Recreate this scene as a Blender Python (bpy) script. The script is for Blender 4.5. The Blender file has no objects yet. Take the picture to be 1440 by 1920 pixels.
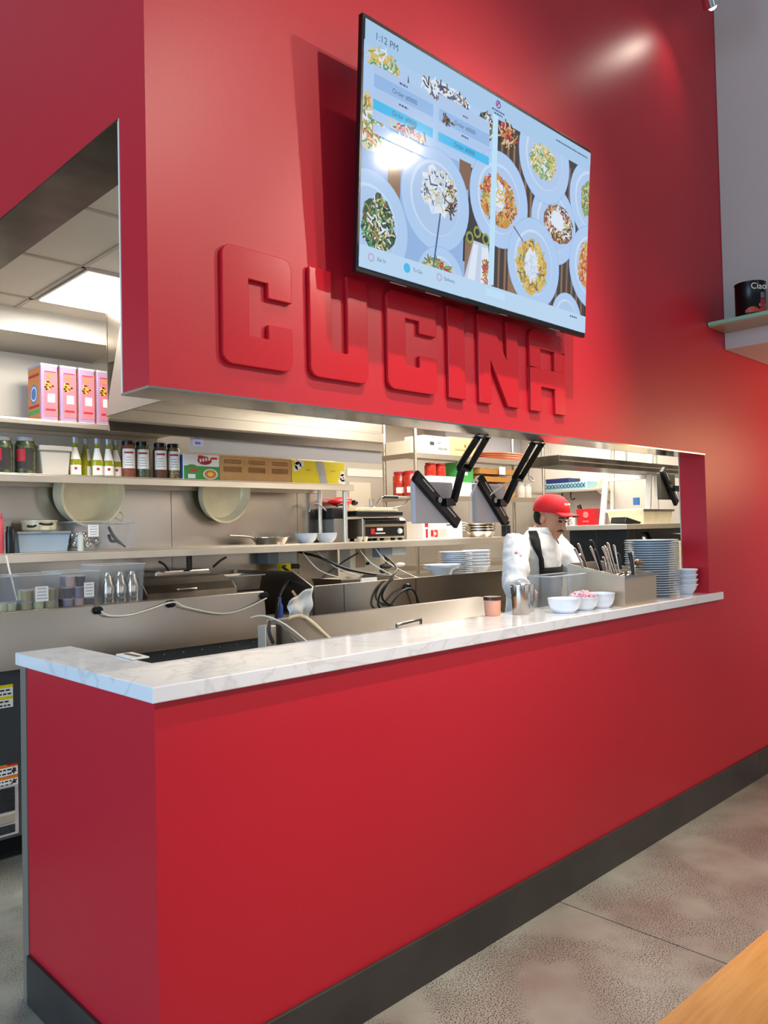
import bpy, bmesh, math, random
from mathutils import Vector, Matrix, Euler
random.seed(4)
D = bpy.data; SC = bpy.context.scene; COL = SC.collection
R = math.radians

# ------------------------------------------------------------------ materials
def lin(c):
    if isinstance(c, str):
        c = [int(c[i:i+2], 16)/255 for i in (0, 2, 4)]
    return tuple((x/12.92 if x <= .04045 else ((x+.055)/1.055)**2.4) for x in c[:3]) + (1,)
MC = {}
def mat(name, col, rough=.5, metal=0, spec=.5, var=0, vs=8, vscale=(1,1,1), bump=0, bs=60, col2=None, emit=0, alpha=1, trans=0, coat=0, ior=1.45):
    if name in MC: return MC[name]
    m = D.materials.new(name); m.use_nodes = True; nt = m.node_tree; N = nt.nodes; L = nt.links
    b = N['Principled BSDF']; c = lin(col)
    b.inputs['Base Color'].default_value = c
    b.inputs['Roughness'].default_value = rough; b.inputs['Metallic'].default_value = metal
    b.inputs['Specular IOR Level'].default_value = spec; b.inputs['IOR'].default_value = ior
    b.inputs['Alpha'].default_value = alpha; b.inputs['Transmission Weight'].default_value = trans
    b.inputs['Coat Weight'].default_value = coat; b.inputs['Coat Roughness'].default_value = .08
    if emit:
        b.inputs['Emission Color'].default_value = c; b.inputs['Emission Strength'].default_value = emit
    tc = N.new('ShaderNodeTexCoord'); mp = N.new('ShaderNodeMapping'); L.new(tc.outputs['Object'], mp.inputs['Vector'])
    mp.inputs['Scale'].default_value = vscale
    if var or col2:
        n = N.new('ShaderNodeTexNoise'); n.inputs['Scale'].default_value = vs; n.inputs['Detail'].default_value = 5
        L.new(mp.outputs[0], n.inputs['Vector'])
        r = N.new('ShaderNodeValToRGB'); L.new(n.outputs['Fac'], r.inputs['Fac'])
        c2 = lin(col2) if col2 else tuple(x*(1-var) for x in c[:3])+(1,)
        c1 = c if col2 else tuple(min(1, x*(1+var)) for x in c[:3])+(1,)
        r.color_ramp.elements[0].position = .35; r.color_ramp.elements[0].color = c2
        r.color_ramp.elements[1].position = .65; r.color_ramp.elements[1].color = c1
        L.new(r.outputs[0], b.inputs['Base Color'])
    if bump:
        n2 = N.new('ShaderNodeTexNoise'); n2.inputs['Scale'].default_value = bs; L.new(mp.outputs[0], n2.inputs['Vector'])
        bp = N.new('ShaderNodeBump'); bp.inputs['Strength'].default_value = bump; bp.inputs['Distance'].default_value = .002
        L.new(n2.outputs['Fac'], bp.inputs['Height']); L.new(bp.outputs[0], b.inputs['Normal'])
    MC[name] = m; return m

RED = mat('red_paint', 'ba1c2c', .38, spec=.42, bump=.12, bs=220)
REDL = mat('red_letter_paint', 'bb1a27', .25, spec=.45)
STEEL = mat('stainless_steel', 'beb6aa', .27, metal=1, var=.05, vs=3, vscale=(.4,.4,4), bump=.15, bs=9)
STEELM = mat('polished_steel', 'c4bfb8', .13, metal=1, var=.06, vs=3)
STEELB = mat('brushed_steel_front', 'b2aaa0', .26, metal=1, var=.12, vs=1.2, bump=.15, bs=2.2)
STEELD = mat('dark_steel', '5c554c', .32, metal=.9, var=.45, vs=4)
SHELF = mat('shelf_steel', 'd6cbbb', .36, metal=.75, var=.06, vs=3)
ALU = mat('cast_aluminium', 'ffeeca', .38, metal=.25, var=.08, vs=9)
BASEB = mat('baseboard_metal', '4a4744', .42, metal=.55, var=.12, vs=4)
WHITE = mat('white_wall_paint', 'dcd3c4', .7)
GREYW = mat('grey_white_paint', 'c0b8b0', .65)
CEILT = mat('ceiling_tile', 'ece4d6', .85, bump=.2, bs=150)
CERAM = mat('white_ceramic', 'e4ebf3', .15, coat=.4)
CERAB = mat('pale_blue_ceramic', 'c4d0da', .2, coat=.3)
BLACK = mat('black_plastic', '0d0d0f', .35)
BLACKM = mat('black_metal', '121214', .28, metal=.3)
GREYP = mat('light_grey_plastic', 'b9b5b8', .5)
WHITEP = mat('white_plastic', 'e8e4dc', .4)
PAPER = mat('white_label_paper', 'f2efe8', .6)
INK = mat('dark_ink', '33302e', .6)
INKR = mat('red_ink', 'b3202a', .5)
YEL = mat('yellow_print', 'f0d80c', .45)
GRN = mat('green_print', '3f9b48', .45)
BLU = mat('blue_print', '3f74b8', .45)
ORG = mat('orange_print', 'd9803a', .5)
CARD = mat('cardboard', 'cf9f66', .8, var=.05, vs=20)
CARD2 = mat('dark_cardboard_print', '8a5c30', .8)
LAV = mat('lavender_tin', 'ac90b2', .35, metal=.2)
PINK = mat('pink_tin_print', 'c27480', .4)
SILV = mat('silver_tape', 'b4b0ae', .4)
SKIN = mat('skin', 'c68c6e', .5, var=.06, vs=25)
CLOTH = mat('white_chef_cloth', 'f3f3f4', .85, bump=.5, bs=14)
APRON = mat('black_apron_cloth', '0c0c10', .8)
CAPR = mat('red_cap_cloth', 'dd2127', .7, bump=.2, bs=80)
CAPG = mat('green_under_brim', '1d5a3c', .8)
HAIR = mat('dark_hair', '1d1613', .8)
OILG = mat('olive_oil', '9a9a12', .15, var=.1, vs=10, coat=.6)
OILD = mat('dark_oil', '5c5d10', .15, coat=.6)
REDB = mat('red_plastic', 'd8202a', .35)
SAUCE = mat('red_pepper_contents', 'c53a20', .3, col2='8e1a12', vs=60, coat=.3)
HERB = mat('herb_contents', '5a6a3a', .4, col2='2c2a1c', vs=70, coat=.5)
GRAIN = mat('seed_contents', '9c8450', .5, col2='4e3c24', vs=90, coat=.5)
ONION = mat('pickled_onion', 'f2c6d0', .4)
BLUEP = mat('light_blue_plastic', '9cc9d6', .4)
COPPER = mat('copper_tray', 'c0714a', .4, metal=.3)
RUBBER = mat('black_rubber', '070708', .7)
WIRE = mat('white_cable', 'e6dfd0', .5)
LADD = mat('ladder_aluminium', 'f4f1ea', .4, metal=.1)
TABLEW = mat('pine_wood', 'ffb866', .38, col2='f0a452', vs=6, vscale=(1.2,14,1))
GLASSG = mat('green_glass_edge', '8fbfa0', .15, spec=.6, coat=.5)
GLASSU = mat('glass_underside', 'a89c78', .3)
CLEAR = mat('clear_plastic', 'd8dcde', .08, alpha=.085)
CLEARR = mat('clear_plastic_rim', 'ccd0d2', .15, alpha=.5)
DELI = mat('deli_plastic', 'd8d2c6', .3, alpha=.75)

def floor_mat():
    m = D.materials.new('polished_concrete'); m.use_nodes = True; nt = m.node_tree; N = nt.nodes; L = nt.links; b = N['Principled BSDF']
    tc = N.new('ShaderNodeTexCoord')
    def noise(s, d=6):
        n = N.new('ShaderNodeTexNoise'); n.inputs['Scale'].default_value = s; n.inputs['Detail'].default_value = d; L.new(tc.outputs['Object'], n.inputs['Vector']); return n
    def ramp(src, a, b_, c1, c2):
        r = N.new('ShaderNodeValToRGB'); L.new(src.outputs['Fac'], r.inputs['Fac']); e = r.color_ramp.elements
        e[0].position = a; e[0].color = c1; e[1].position = b_; e[1].color = c2; return r
    big = ramp(noise(2.3), .35, .7, lin('a8aa9e'), lin('8c857a'))
    mid = ramp(noise(3.0, 8), .42, .54, (0,0,0,1), (1,1,1,1))
    sp = ramp(noise(210, 3), .5, .6, (0,0,0,1), (1,1,1,1))
    mul = N.new('ShaderNodeMath'); mul.operation = 'MULTIPLY'; L.new(mid.outputs[0], mul.inputs[0]); L.new(sp.outputs[0], mul.inputs[1])
    mx = N.new('ShaderNodeMix'); mx.data_type = 'RGBA'; L.new(mul.outputs[0], mx.inputs['Factor']); L.new(big.outputs[0], mx.inputs['A']); mx.inputs['B'].default_value = lin('40352b')
    L.new(mx.outputs['Result'], b.inputs['Base Color']); b.inputs['Roughness'].default_value = .34
    return m
FLOOR = floor_mat()
def quartz():
    m = D.materials.new('white_quartz'); m.use_nodes = True; nt = m.node_tree; N = nt.nodes; L = nt.links; b = N['Principled BSDF']
    tc = N.new('ShaderNodeTexCoord'); n = N.new('ShaderNodeTexNoise'); n.inputs['Scale'].default_value = 3.2; n.inputs['Detail'].default_value = 9; n.inputs['Distortion'].default_value = 1.6
    L.new(tc.outputs['Object'], n.inputs['Vector'])
    r = N.new('ShaderNodeValToRGB'); L.new(n.outputs['Fac'], r.inputs['Fac']); e = r.color_ramp.elements
    e[0].position = .47; e[0].color = lin('dfe2e6'); e[1].position = .53; e[1].color = lin('dfe2e6')
    k = e.new(.5); k.color = lin('d0d1d3')
    L.new(r.outputs[0], b.inputs['Base Color']); b.inputs['Roughness'].default_value = .1; b.inputs['Specular IOR Level'].default_value = .6
    return m
QUARTZ = quartz()

# ------------------------------------------------------------------ mesh builder (world coordinates)
class MB:
    def __init__(s): s.v = []; s.f = []; s.m = []
    def add(s, vs, fs, mi=0, M=None):
        o = len(s.v)
        s.v += [tuple(M @ Vector(v)) if M else tuple(v) for v in vs]
        s.f += [tuple(i+o for i in f) for f in fs]; s.m += [mi]*len(fs); return s
    def box(s, x0, x1, y0, y1, z0, z1, mi=0, M=None):
        v = [(x,y,z) for z in (z0,z1) for y in (y0,y1) for x in (x0,x1)]
        return s.add(v, [(0,2,3,1),(4,5,7,6),(0,1,5,4),(1,3,7,5),(3,2,6,7),(2,0,4,6)], mi, M)
    def quad(s, a, b, c, d, mi=0): return s.add([a,b,c,d], [(0,1,2,3)], mi)
    def lathe(s, prof, c=(0,0,0), n=24, mi=0, M=None, sx=1, sy=1):
        vs = []; k = len(prof)
        for i in range(n):
            a = 2*math.pi*i/n
            for r, z in prof: vs.append((c[0]+r*sx*math.cos(a), c[1]+r*sy*math.sin(a), c[2]+z))
        fs = []
        for i in range(n):
            j = (i+1) % n
            for q in range(k-1):
                fs.append((i*k+q, j*k+q, j*k+q+1, i*k+q+1))
        if prof[0][0] > 1e-5: fs.append(tuple(i*k for i in reversed(range(n))))
        if prof[-1][0] > 1e-5: fs.append(tuple(i*k+k-1 for i in range(n)))
        return s.add(vs, fs, mi, M)
    def cyl(s, c, r, h, n=20, mi=0, M=None): return s.lathe([(r,0),(r,h)], c, n, mi, M)
    def tube(s, pts, r, n=8, mi=0, smooth=True):
        P = [Vector(p) for p in pts]
        if smooth and len(P) > 2:
            Q = []
            for i in range(len(P)-1):
                p0 = P[max(0,i-1)]; p1 = P[i]; p2 = P[i+1]; p3 = P[min(len(P)-1,i+2)]
                for t in (0,.25,.5,.75):
                    Q.append(.5*((2*p1)+(p2-p0)*t+(2*p0-5*p1+4*p2-p3)*t*t+(3*p1-p0-3*p2+p3)*t**3))
            Q.append(P[-1])
            if isinstance(r, (list,tuple)):
                r = [r[i]+(r[min(i+1,len(r)-1)]-r[i])*t for i in range(len(P)-1) for t in (0,.25,.5,.75)]+[r[-1]]
            P = Q
        vs = []; fs = []; up = Vector((0,0,1)); prev = None
        for i, p in enumerate(P):
            t = (P[min(i+1,len(P)-1)]-P[max(i-1,0)]).normalized()
            if prev is None:
                a = t.cross(up if abs(t.z) < .9 else Vector((1,0,0))).normalized()
            else:
                a = (prev - t*prev.dot(t)).normalized()
            prev = a; b = t.cross(a); rad = r[i] if isinstance(r, (list,tuple)) else r
            for k in range(n):
                w = 2*math.pi*k/n; vs.append(p + a*math.cos(w)*rad + b*math.sin(w)*rad)
        for i in range(len(P)-1):
            for k in range(n):
                j = (k+1) % n; fs.append((i*n+k, i*n+j, (i+1)*n+j, (i+1)*n+k))
        fs.append(tuple(range(n-1,-1,-1))); fs.append(tuple((len(P)-1)*n+k for k in range(n)))
        return s.add(vs, fs, mi)
    def prism(s, poly, f0, f1, mi=0):           # f0, f1 map a 2-D point to the near / far 3-D point
        n = len(poly); vs = [f0(*p) for p in poly]+[f1(*p) for p in poly]
        fs = [tuple(range(n)), tuple(range(2*n-1, n-1, -1))]
        for i in range(n):
            j = (i+1) % n; fs.append((i, i+n, j+n, j))
        return s.add(vs, fs, mi)
    def ell(s, c, r, n=16, mi=0, M=None):
        prof = [(max(math.sin(math.pi*i/(n//2)),0), -math.cos(math.pi*i/(n//2))) for i in range(n//2+1)]
        prof[0] = (0,-1); prof[-1] = (0,1)
        T = Matrix.Translation(c) @ (M or Matrix()) @ Matrix.Diagonal((r[0], r[1], r[2], 1))
        return s.lathe(prof, (0,0,0), n, mi, T)
    def build(s, name, mats, parent=None, bevel=0, smooth=0, solid=0, local=False, seg=2):
        me = D.meshes.new(name)
        off = Vector((0,0,0))
        if parent and not local:
            q = parent
            while q: off += q.location; q = q.parent
        me.from_pydata([tuple(Vector(v)-off) for v in s.v], [], s.f)
        mats = mats if isinstance(mats, (list,tuple)) else [mats]
        for m in mats: me.materials.append(m)
        for p, mi in zip(me.polygons, s.m): p.material_index = mi
        bm = bmesh.new(); bm.from_mesh(me)
        bmesh.ops.remove_doubles(bm, verts=bm.verts, dist=1e-6)
        bmesh.ops.recalc_face_normals(bm, faces=bm.faces); bm.to_mesh(me); bm.free()
        if smooth:
            for p in me.polygons: p.use_smooth = True
            me.set_sharp_from_angle(angle=R(smooth))
        o = D.objects.new(name, me); COL.objects.link(o)
        if parent: o.parent = parent
        if bevel:
            b = o.modifiers.new('bevel', 'BEVEL'); b.width = bevel; b.segments = seg; b.limit_method = 'ANGLE'; b.angle_limit = R(40)
        if solid:
            b = o.modifiers.new('solid', 'SOLIDIFY'); b.thickness = solid; b.offset = 0
        return o
def tag(o, label, cat, group=None, kind=None):
    if label: o['label'] = label
    if cat: o['category'] = cat
    if group: o['group'] = group
    if kind: o['kind'] = kind
    return o
def thing(name, label, cat, loc, group=None):
    o = D.objects.new(name, None); o.empty_display_size = .05; COL.objects.link(o); o.location = loc
    return tag(o, label, cat, group)
def struct(name, mb, mats, **k):
    o = mb.build(name, mats, **k); o['kind'] = 'structure'; return o
KIDS = {}
def copy_tree(o, loc, label=None, rz=None, group=None):
    def rec(a, par):
        c = a.copy(); COL.objects.link(c)
        if par: c.parent = par
        for ch in list(a.children): rec(ch, c)
        return c
    c = rec(o, None); c.location = loc
    if label: c['label'] = label
    if rz is not None: c.rotation_euler.z = rz
    if group: c['group'] = group
    return c
def text(s, size, m, parent, origin, xdir, updir, name='lettering', ext=.0004, align='CENTER', world=True, sx=1):
    cu = D.curves.new(name, 'FONT'); cu.body = s; cu.size = size; cu.align_x = align; cu.align_y = 'CENTER'; cu.extrude = ext
    t = D.objects.new(name, cu); COL.objects.link(t)
    bpy.context.view_layer.update()
    me = D.meshes.new_from_object(t.evaluated_get(bpy.context.evaluated_depsgraph_get()))
    D.objects.remove(t); D.curves.remove(cu)
    X = Vector(xdir).normalized(); U = Vector(updir).normalized(); Z = X.cross(U)
    M = Matrix((X*sx, U, Z)).transposed().to_4x4()
    off = Vector((0,0,0)); q = parent
    while q: off += q.location; q = q.parent
    M.translation = Vector(origin)-off
    me.transform(M); me.materials.clear(); me.materials.append(m)
    o = D.objects.new(name, me); COL.objects.link(o); o.parent = parent; return o

# ------------------------------------------------------------------ setting
XJ, ZU, ZO, ZC = 3.189, 1.837, 2.56, 1.10
m = MB(); m.box(-8, 1.702, -7, 5.2, -.1, 0); m.box(1.708, 9, -7, 0, -.1, 0); m.box(1.708, 9, 0, 5.2, -.1, 0); m.box(1.70, 1.71, -7, .1, -.1, -.004, 1)
struct('floor', m, [FLOOR, RUBBER])
m = MB()                                         # front wall with the pass-through cut out of it
m.box(0, 8.0, 0, .14, 0, 1.058); m.box(XJ, 8.0, 0, .14, 1.058, ZU); m.box(0, 8.0, 0, .14, ZU, 5.4)
struct('wall_front', m, RED)
m = MB(); m.box(0, .14, .14, .83, 0, 1.058); m.box(0, .14, .14, 5.2, ZO, 5.4)
struct('wall_left', m, RED)
m = MB(); m.box(-.004, XJ, -.003, .143, ZU-.006, ZU)
struct('trim_1', m, STEELM)                       # polished steel lining under the header
m = MB(); m.box(-.003, .17, .143, 5.1, ZO-.006, ZO)
struct('trim_2', m, STEELD)
m = MB(); m.box(-.002, .146, .1405, .1465, ZU, ZO); m.box(.1461, 8.0, .1405, .1465, ZU-.006, 2.66)
struct('trim_3', m, WHITEP)
m = MB(); m.box(.1405, .146, .147, .83, 0, 1.057); m.box(.1405, .146, .147, 5.1, ZO, 2.66); m.box(.1461, 8.0, .1405, .1465, 0, 1.057); m.box(XJ+.001, 8.0, .1405, .1465, 1.0571, ZU-.0061)
struct('trim_12', m, STEELB)
m = MB(); m.box(-.003, .143, .832, .878, 0, 1.058)
struct('trim_4', m, mat('satin_trim','8a8478',.5,metal=.4))
m = MB(); m.box(-.012, 3.764, -.012, 0, 0, .153); m.box(3.767, 8, -.012, 0, 0, .153)
struct('baseboard_front', m, BASEB, bevel=.002)
m = MB(); m.box(-.012, 0, -.012, .828, 0, .153)
struct('baseboard_left', m, BASEB, bevel=.002)
m = MB(); m.box(3.498, 8, -1.6, -.0005, 2.436, 5.4)
struct('wall_right', m, GREYW, bevel=.004)
m = MB(); m.box(-3, 2.98, 2.74, 2.86, 0, 2.65)
struct('wall_back', m, WHITE)
m = MB(); m.box(2.9, 7.1, 4.2, 4.3, 0, 2.65); m.box(2.9, 2.98, 2.86, 4.2, 0, 2.65); m.box(7.0, 7.1, .14, 4.2, 0, 2.65)
struct('wall_kitchen', m, mat('kitchen_wall_paint','c8bfb2',.7))
m = MB(); m.box(-3, .14, 5.1, 5.2, 0, 5.4); m.box(-3.1, -3, 2.74, 5.2, 0, 5.4)
struct('wall_far', m, WHITE)
for i, (a, b) in enumerate(((-1.6, 1.588), (1.592, 2.598), (2.602, 2.98))):
    m = MB(); m.box(a, b, 2.732, 2.739, .86, 1.80)
    struct('trim_%d' % (5+i), m, STEELB)
# kitchen ceiling with its lay-in grid
m = MB(); m.box(.141, 7.1, .147, 4.3, 2.66, 2.72)
struct('ceiling', m, CEILT)
m = MB()
for k in range(0, 11): m.box(.535+.61*k-.01, .535+.61*k+.01, .147, 4.2, 2.6545, 2.66)
for k in range(-2, 5): m.box(.147, 7, 1.58+.61*k-.01, 1.58+.61*k+.01, 2.6545, 2.66)
struct('trim_8', m, mat('grid_white', 'c9c0b2', .6))
# white boxed-in bulkhead above the back shelves
m = MB(); m.prism([(2.39,2.66),(2.39,2.538),(2.66,2.538),(2.74,2.60),(2.74,2.66)], lambda y,z:(.15,y,z), lambda y,z:(1.08,y,z)); 
struct('trim_9', m, WHITEP)
m = MB(); m.prism([(2.385,2.56),(2.385,2.532),(2.74,2.50),(2.74,2.53)], lambda y,z:(.15,y,z), lambda y,z:(1.09,y,z))
struct('trim_10', m, STEELB)

# countertop: one L-shaped slab
m = MB(); m.prism([(-.016,-.022),(3.32,-.022),(3.32,-.0005),(XJ,-.0005),(XJ,.322),(.166,.322),(.166,.885),(-.016,.885)],
                  lambda x,y:(x,y,1.060), lambda x,y:(x,y,ZC))
o = m.build('countertop', QUARTZ, bevel=.003)
tag(o, 'white veined quartz worktop wrapping the red half wall', 'countertop')

# ------------------------------------------------------------------ raised letters on the wall
def letter_obj(ch, x0, x1, z0=1.92, z1=2.243, st=.084):
    m = MB(); r = .03
    F = lambda x,z:(x,-.0004,z); N = lambda x,z:(x,-.015,z)
    def rc(cx, cz, a0, rr=r): return [(cx+rr*math.cos(R(a0+d)), cz+rr*math.sin(R(a0+d))) for d in (0,22.5,45,67.5,90)]
    h = .125; P = m.prism
    if ch == 'C':
        P(rc(x1-r, z1-r, 0)+rc(x0+r, z1-r, 90)+rc(x0+r, z0+r, 180)+rc(x1-r, z0+r, 270)+
          [(x1,z0+h),(x1-st,z0+h),(x1-st,z0+st),(x0+st,z0+st),(x0+st,z1-st),(x1-st,z1-st),(x1-st,z1-h),(x1,z1-h)], F, N)
    if ch == 'U':
        P([(x1,z1),(x1-st,z1),(x1-st,z0+st),(x0+st,z0+st),(x0+st,z1),(x0,z1)]+rc(x0+r,z0+r,180)+rc(x1-r,z0+r,270), F, N)
    if ch == 'I': P([(x1,z1),(x0,z1),(x0,z0),(x1,z0)], F, N)
    if ch == 'N':
        s = st*.82
        P([(x0,z0),(x0+s,z0),(x0+s,z1-.16),(x1-s,z0),(x1,z0),(x1,z1),(x1-s,z1),(x1-s,z0+.17),(x0+s,z1),(x0,z1)], F, N)
    if ch == 'A':
        s = st*.85; zm = z0+.10
        P([(x0,z0),(x0+s,z0),(x0+s,zm),(x1-s,zm),(x1-s,z0),(x1,z0),(x1,zm+s),(x0,zm+s)], F, N)
        P([(x0,zm+s),(x0+s,zm+s),(x0+s,z1-s),(x0,z1-s)], F, N); P([(x1-s,zm+s),(x1,zm+s),(x1,z1-s),(x1-s,z1-s)], F, N)
        P([(x0,z1-s),(x1,z1-s)]+rc(x1-r,z1-r,0)+rc(x0+r,z1-r,90), F, N)
    return m.build('sign_letter', REDL, bevel=.0025)
for ch, a, b, lab in (('C',.206,.438,'raised red letter C, leftmost of the wall sign, clear of the television'),
        ('U',.503,.734,'raised red letter U, second of the wall sign, its top half shaded'),
        ('C',.820,1.055,'raised red letter C below the television, between the U and the I'),
        ('I',1.116,1.204,'raised red letter I, the narrowest of the wall sign'),
        ('N',1.283,1.521,'raised red letter N with its diagonal stroke in the wall sign'),
        ('A',1.600,1.842,'raised red letter A, last of the wall sign at the right')):
    tag(letter_obj(ch, a, b), lab, 'letter', 'raised red letters of the wall sign')

# ------------------------------------------------------------------ television
tv = thing('wall_television', 'large flat black television showing a menu of pasta plates on the red wall', 'television', (1.237, -.09, 2.245))
P0 = Vector((.62,-.1,2.245)); TU = Vector((1,0,0)); TV_ = Vector((0,-.05,.72)).normalized(); TN = TU.cross(TV_)  # TN points to the room
if TN.y > 0: TN = -TN
def T(u, v, w=0): return tuple(P0 + TU*u + TV_*v + TN*w)
m = MB(); m.prism([(-.008,-.016),(1.243,-.016),(1.243,.734),(-.008,.734)], lambda u,v:T(u,v,-.0), lambda u,v:T(u,v,-.018)); m.build('frame', BLACKM, tv, bevel=.002)
m = MB(); m.prism([(.06,.0),(1.17,.0),(1.17,.55),(.06,.55)], lambda u,v:T(u,v,-.018), lambda u,v:T(u,v,-.05)); m.build('rear_housing', BLACK, tv, bevel=.006)
m = MB(); m.box(.95, 1.5, -.062, 0, 2.40, 2.75); m.build('wall_bracket', BLACKM, tv)
m = MB(); m.prism([(.56,-.024),(.68,-.024),(.68,-.016),(.56,-.016)], lambda u,v:T(u,v,.001), lambda u,v:T(u,v,-.012)); m.build('sensor_bar', BLACKM, tv)
for u in (.14, .30, .66, 1.0):
    m = MB(); m.prism([(u,-.0175),(u+.07,-.0175),(u+.07,-.016),(u,-.016)], lambda a,b:T(a,b,-.004), lambda a,b:T(a,b,-.009)); m.build('bottom_slot', GREYP, tv)
# the picture on the screen: flat coloured patches inside the screen surface
def em(name, c, s=1.0):
    m = mat('screen_'+name, c, .065, emit=s); m.node_tree.nodes['Principled BSDF'].inputs['Base Color'].default_value = (.01,.01,.012,1); return m
ECOL = dict(plate='a9c6ea', rim='8fb0dc', rimw='c3d6ee', wood='3d3634', wood2='8a6a50', header='a3c4e4', panel='8fb4e0', panel2='a9c3e6', cyan='42b6e8', strip='b6d2ec', ink='4b5c80', logo='8a4c90',
  white='d8e2ee', cream='c9c29a', green='4f9a6a', olive='8c9a50', dkgreen='35563f', orange='c88a3c', yellow='d2b052', brown='7c5f4c', dark='2c3038', red='b0323c', ring='b0a8cc', bar='b8dcf4', pale='bccbe4')
EK = list(ECOL); EM = [em(k, ECOL[k], 1.0) for k in EK]; EI = {k:i for i,k in enumerate(EK)}
sm = MB(); LAY = [0]
SW, SH = 1.235, .718
def poly(pts, k):
    LAY[0] += 1; w = .0006 + LAY[0]*.0000022
    pts = [(min(max(u,0),SW), min(max(v,0),SH)) for u, v in pts]
    Q = []
    for p_ in pts:
        if not Q or (abs(p_[0]-Q[-1][0])+abs(p_[1]-Q[-1][1])) > 1e-4: Q.append(p_)
    if len(Q) > 2 and (abs(Q[0][0]-Q[-1][0])+abs(Q[0][1]-Q[-1][1])) < 1e-4: Q.pop()
    if len(Q) > 2: sm.add([T(u,v,w) for u,v in Q], [tuple(range(len(Q)))], EI[k])
def rect(a,b,c,d,k): poly([(a,c),(b,c),(b,d),(a,d)], k)
def disc(u,v,r,k,ry=None,n=40): poly([(u+r*math.cos(2*math.pi*i/n), v+(ry or r)*math.sin(2*math.pi*i/n)) for i in range(n)], k)
def blob(u,v,rx,ry,k,j=.15,n=26): poly([(u+rx*(1+random.uniform(-j,j))*math.cos(2*math.pi*i/n), v+ry*(1+random.uniform(-j,j))*math.sin(2*math.pi*i/n)) for i in range(n)], k)
def strokes(u,v,rx,ry,ks,n,l=.03,w=.0028):
    for _ in range(n):
        a = random.uniform(0,6.28); q = math.sqrt(random.random()); x = u+rx*q*math.cos(a); y = v+ry*q*math.sin(a)
        b = random.uniform(0,6.28); dx, dy = math.cos(b)*l/2, math.sin(b)*l/2; c = random.uniform(-.4,.4); mx, my = -dy*c, dx*c
        nx, ny = -math.sin(b)*w, math.cos(b)*w
        poly([(x-dx-nx,y-dy-ny),(x+mx-nx,y+my-ny),(x+dx-nx,y+dy-ny),(x+dx+nx,y+dy+ny),(x+mx+nx,y+my+ny),(x-dx+nx,y-dy+ny)], random.choice(ks))
rect(0, SW, 0, SH, 'wood')
for k in range(16): rect(.66+k*.036, .672+k*.036, 0, .62, 'wood2' if k % 3 else 'brown')
rect(0,.49,0,.46,'rim'); rect(0,.61,.44,.66,'plate'); rect(.11,.165,.24,.36,'wood2'); rect(.44,.50,.36,.45,'brown'); rect(.47,.50,.12,.30,'dark'); rect(.48,.60,.02,.2,'wood2'); rect(.72,.80,.0,.2,'wood2'); poly([(.18,.56),(.197,.56),(.188,.63)],'dark')
def plate(u,v,r,inner=None):
    disc(u,v,r,'rim'); disc(u,v,r*.985,'plate'); disc(u-.004,v+.003,r*.72,'rimw'); disc(u,v,r*.68,'panel2')
plate(.03,.43,.085); blob(.03,.43,.055,.08,'cream'); strokes(.035,.43,.045,.07,['orange','green','brown','white','olive'],90)
plate(.04,.13,.165); blob(.075,.14,.07,.085,'dkgreen'); strokes(.075,.14,.062,.075,['green','dkgreen','brown','cream','dark','olive','white'],200)
plate(1.0,.375,.15)
blob(1.03,.385,.10,.07,'brown',.1); strokes(1.03,.385,.09,.062,['cream','brown','pale','white','red','dark','yellow'],220); blob(1.02,.395,.045,.035,'white')
plate(.33,.285,.165); blob(.34,.315,.085,.075,'white'); strokes(.345,.31,.08,.07,['pale','white','rimw','cream','ink'],150); strokes(.40,.30,.025,.05,['brown','cream','dark'],40)
plate(.66,.375,.167); blob(.655,.37,.1,.085,'orange'); strokes(.655,.37,.095,.08,['orange','yellow','brown','olive','cream','red'],240); blob(.648,.385,.04,.05,'white'); strokes(.65,.385,.04,.05,['white','pale','yellow'],50)
plate(.925,.60,.165); blob(.915,.59,.085,.06,'cream'); strokes(.915,.585,.08,.055,['olive','green','cream','white','yellow'],180)
plate(.875,.20,.165); blob(.862,.185,.095,.095,'yellow'); strokes(.862,.185,.09,.09,['yellow','cream','orange','olive','brown'],240); blob(.86,.19,.04,.055,'white',.3); strokes(.86,.19,.04,.05,['white','pale'],60)
plate(1.25,.53,.155); blob(1.225,.53,.05,.07,'olive'); strokes(1.22,.53,.03,.06,['cream','brown','green'],50)
plate(1.27,.27,.165); blob(1.235,.27,.06,.09,'orange'); strokes(1.21,.27,.035,.08,['cream','red','orange'],80)
plate(1.1,.03,.105); strokes(1.11,.02,.03,.02,['dark','brown'],14)
plate(.36,.02,.12); blob(.34,.06,.075,.035,'cream'); strokes(.34,.065,.07,.03,['green','red','olive','brown'],70)
poly([(.46,.02),(.52,.2),(.60,.2),(.63,.03)],'pale'); poly([(.49,.06),(.52,.19),(.545,.19),(.53,.05)],'white'); poly([(.56,.05),(.565,.19),(.60,.19),(.61,.05)],'white'); strokes(.59,.10,.015,.05,['orange','brown','red'],30)
for u,v in ((.499,.205),(.538,.232),(.585,.219)): disc(u,v,.02,'olive'); disc(u,v,.012,'dark')
poly([(.345,.245),(.352,.245),(.325,.07),(.318,.07)],'ink'); poly([(.74,.30),(.80,.262),(.802,.266),(.742,.306)],'ink')
rect(0, SW, .645, SH, 'header')
blob(.075,.618,.07,.033,'cream'); strokes(.075,.618,.065,.033,['white','green','olive','yellow','pale'],90)
blob(.36,.63,.115,.03,'white'); strokes(.36,.628,.115,.028,['dark','white','pale','brown','ink'],130); blob(.57,.60,.045,.045,'dark'); strokes(.57,.6,.04,.04,['cream','brown','green','white'],50)
blob(.69,.615,.05,.035,'red'); strokes(.69,.61,.05,.04,['red','orange','dark','cream'],60)
rect(.0,SW,.672,SH,'header')
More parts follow.
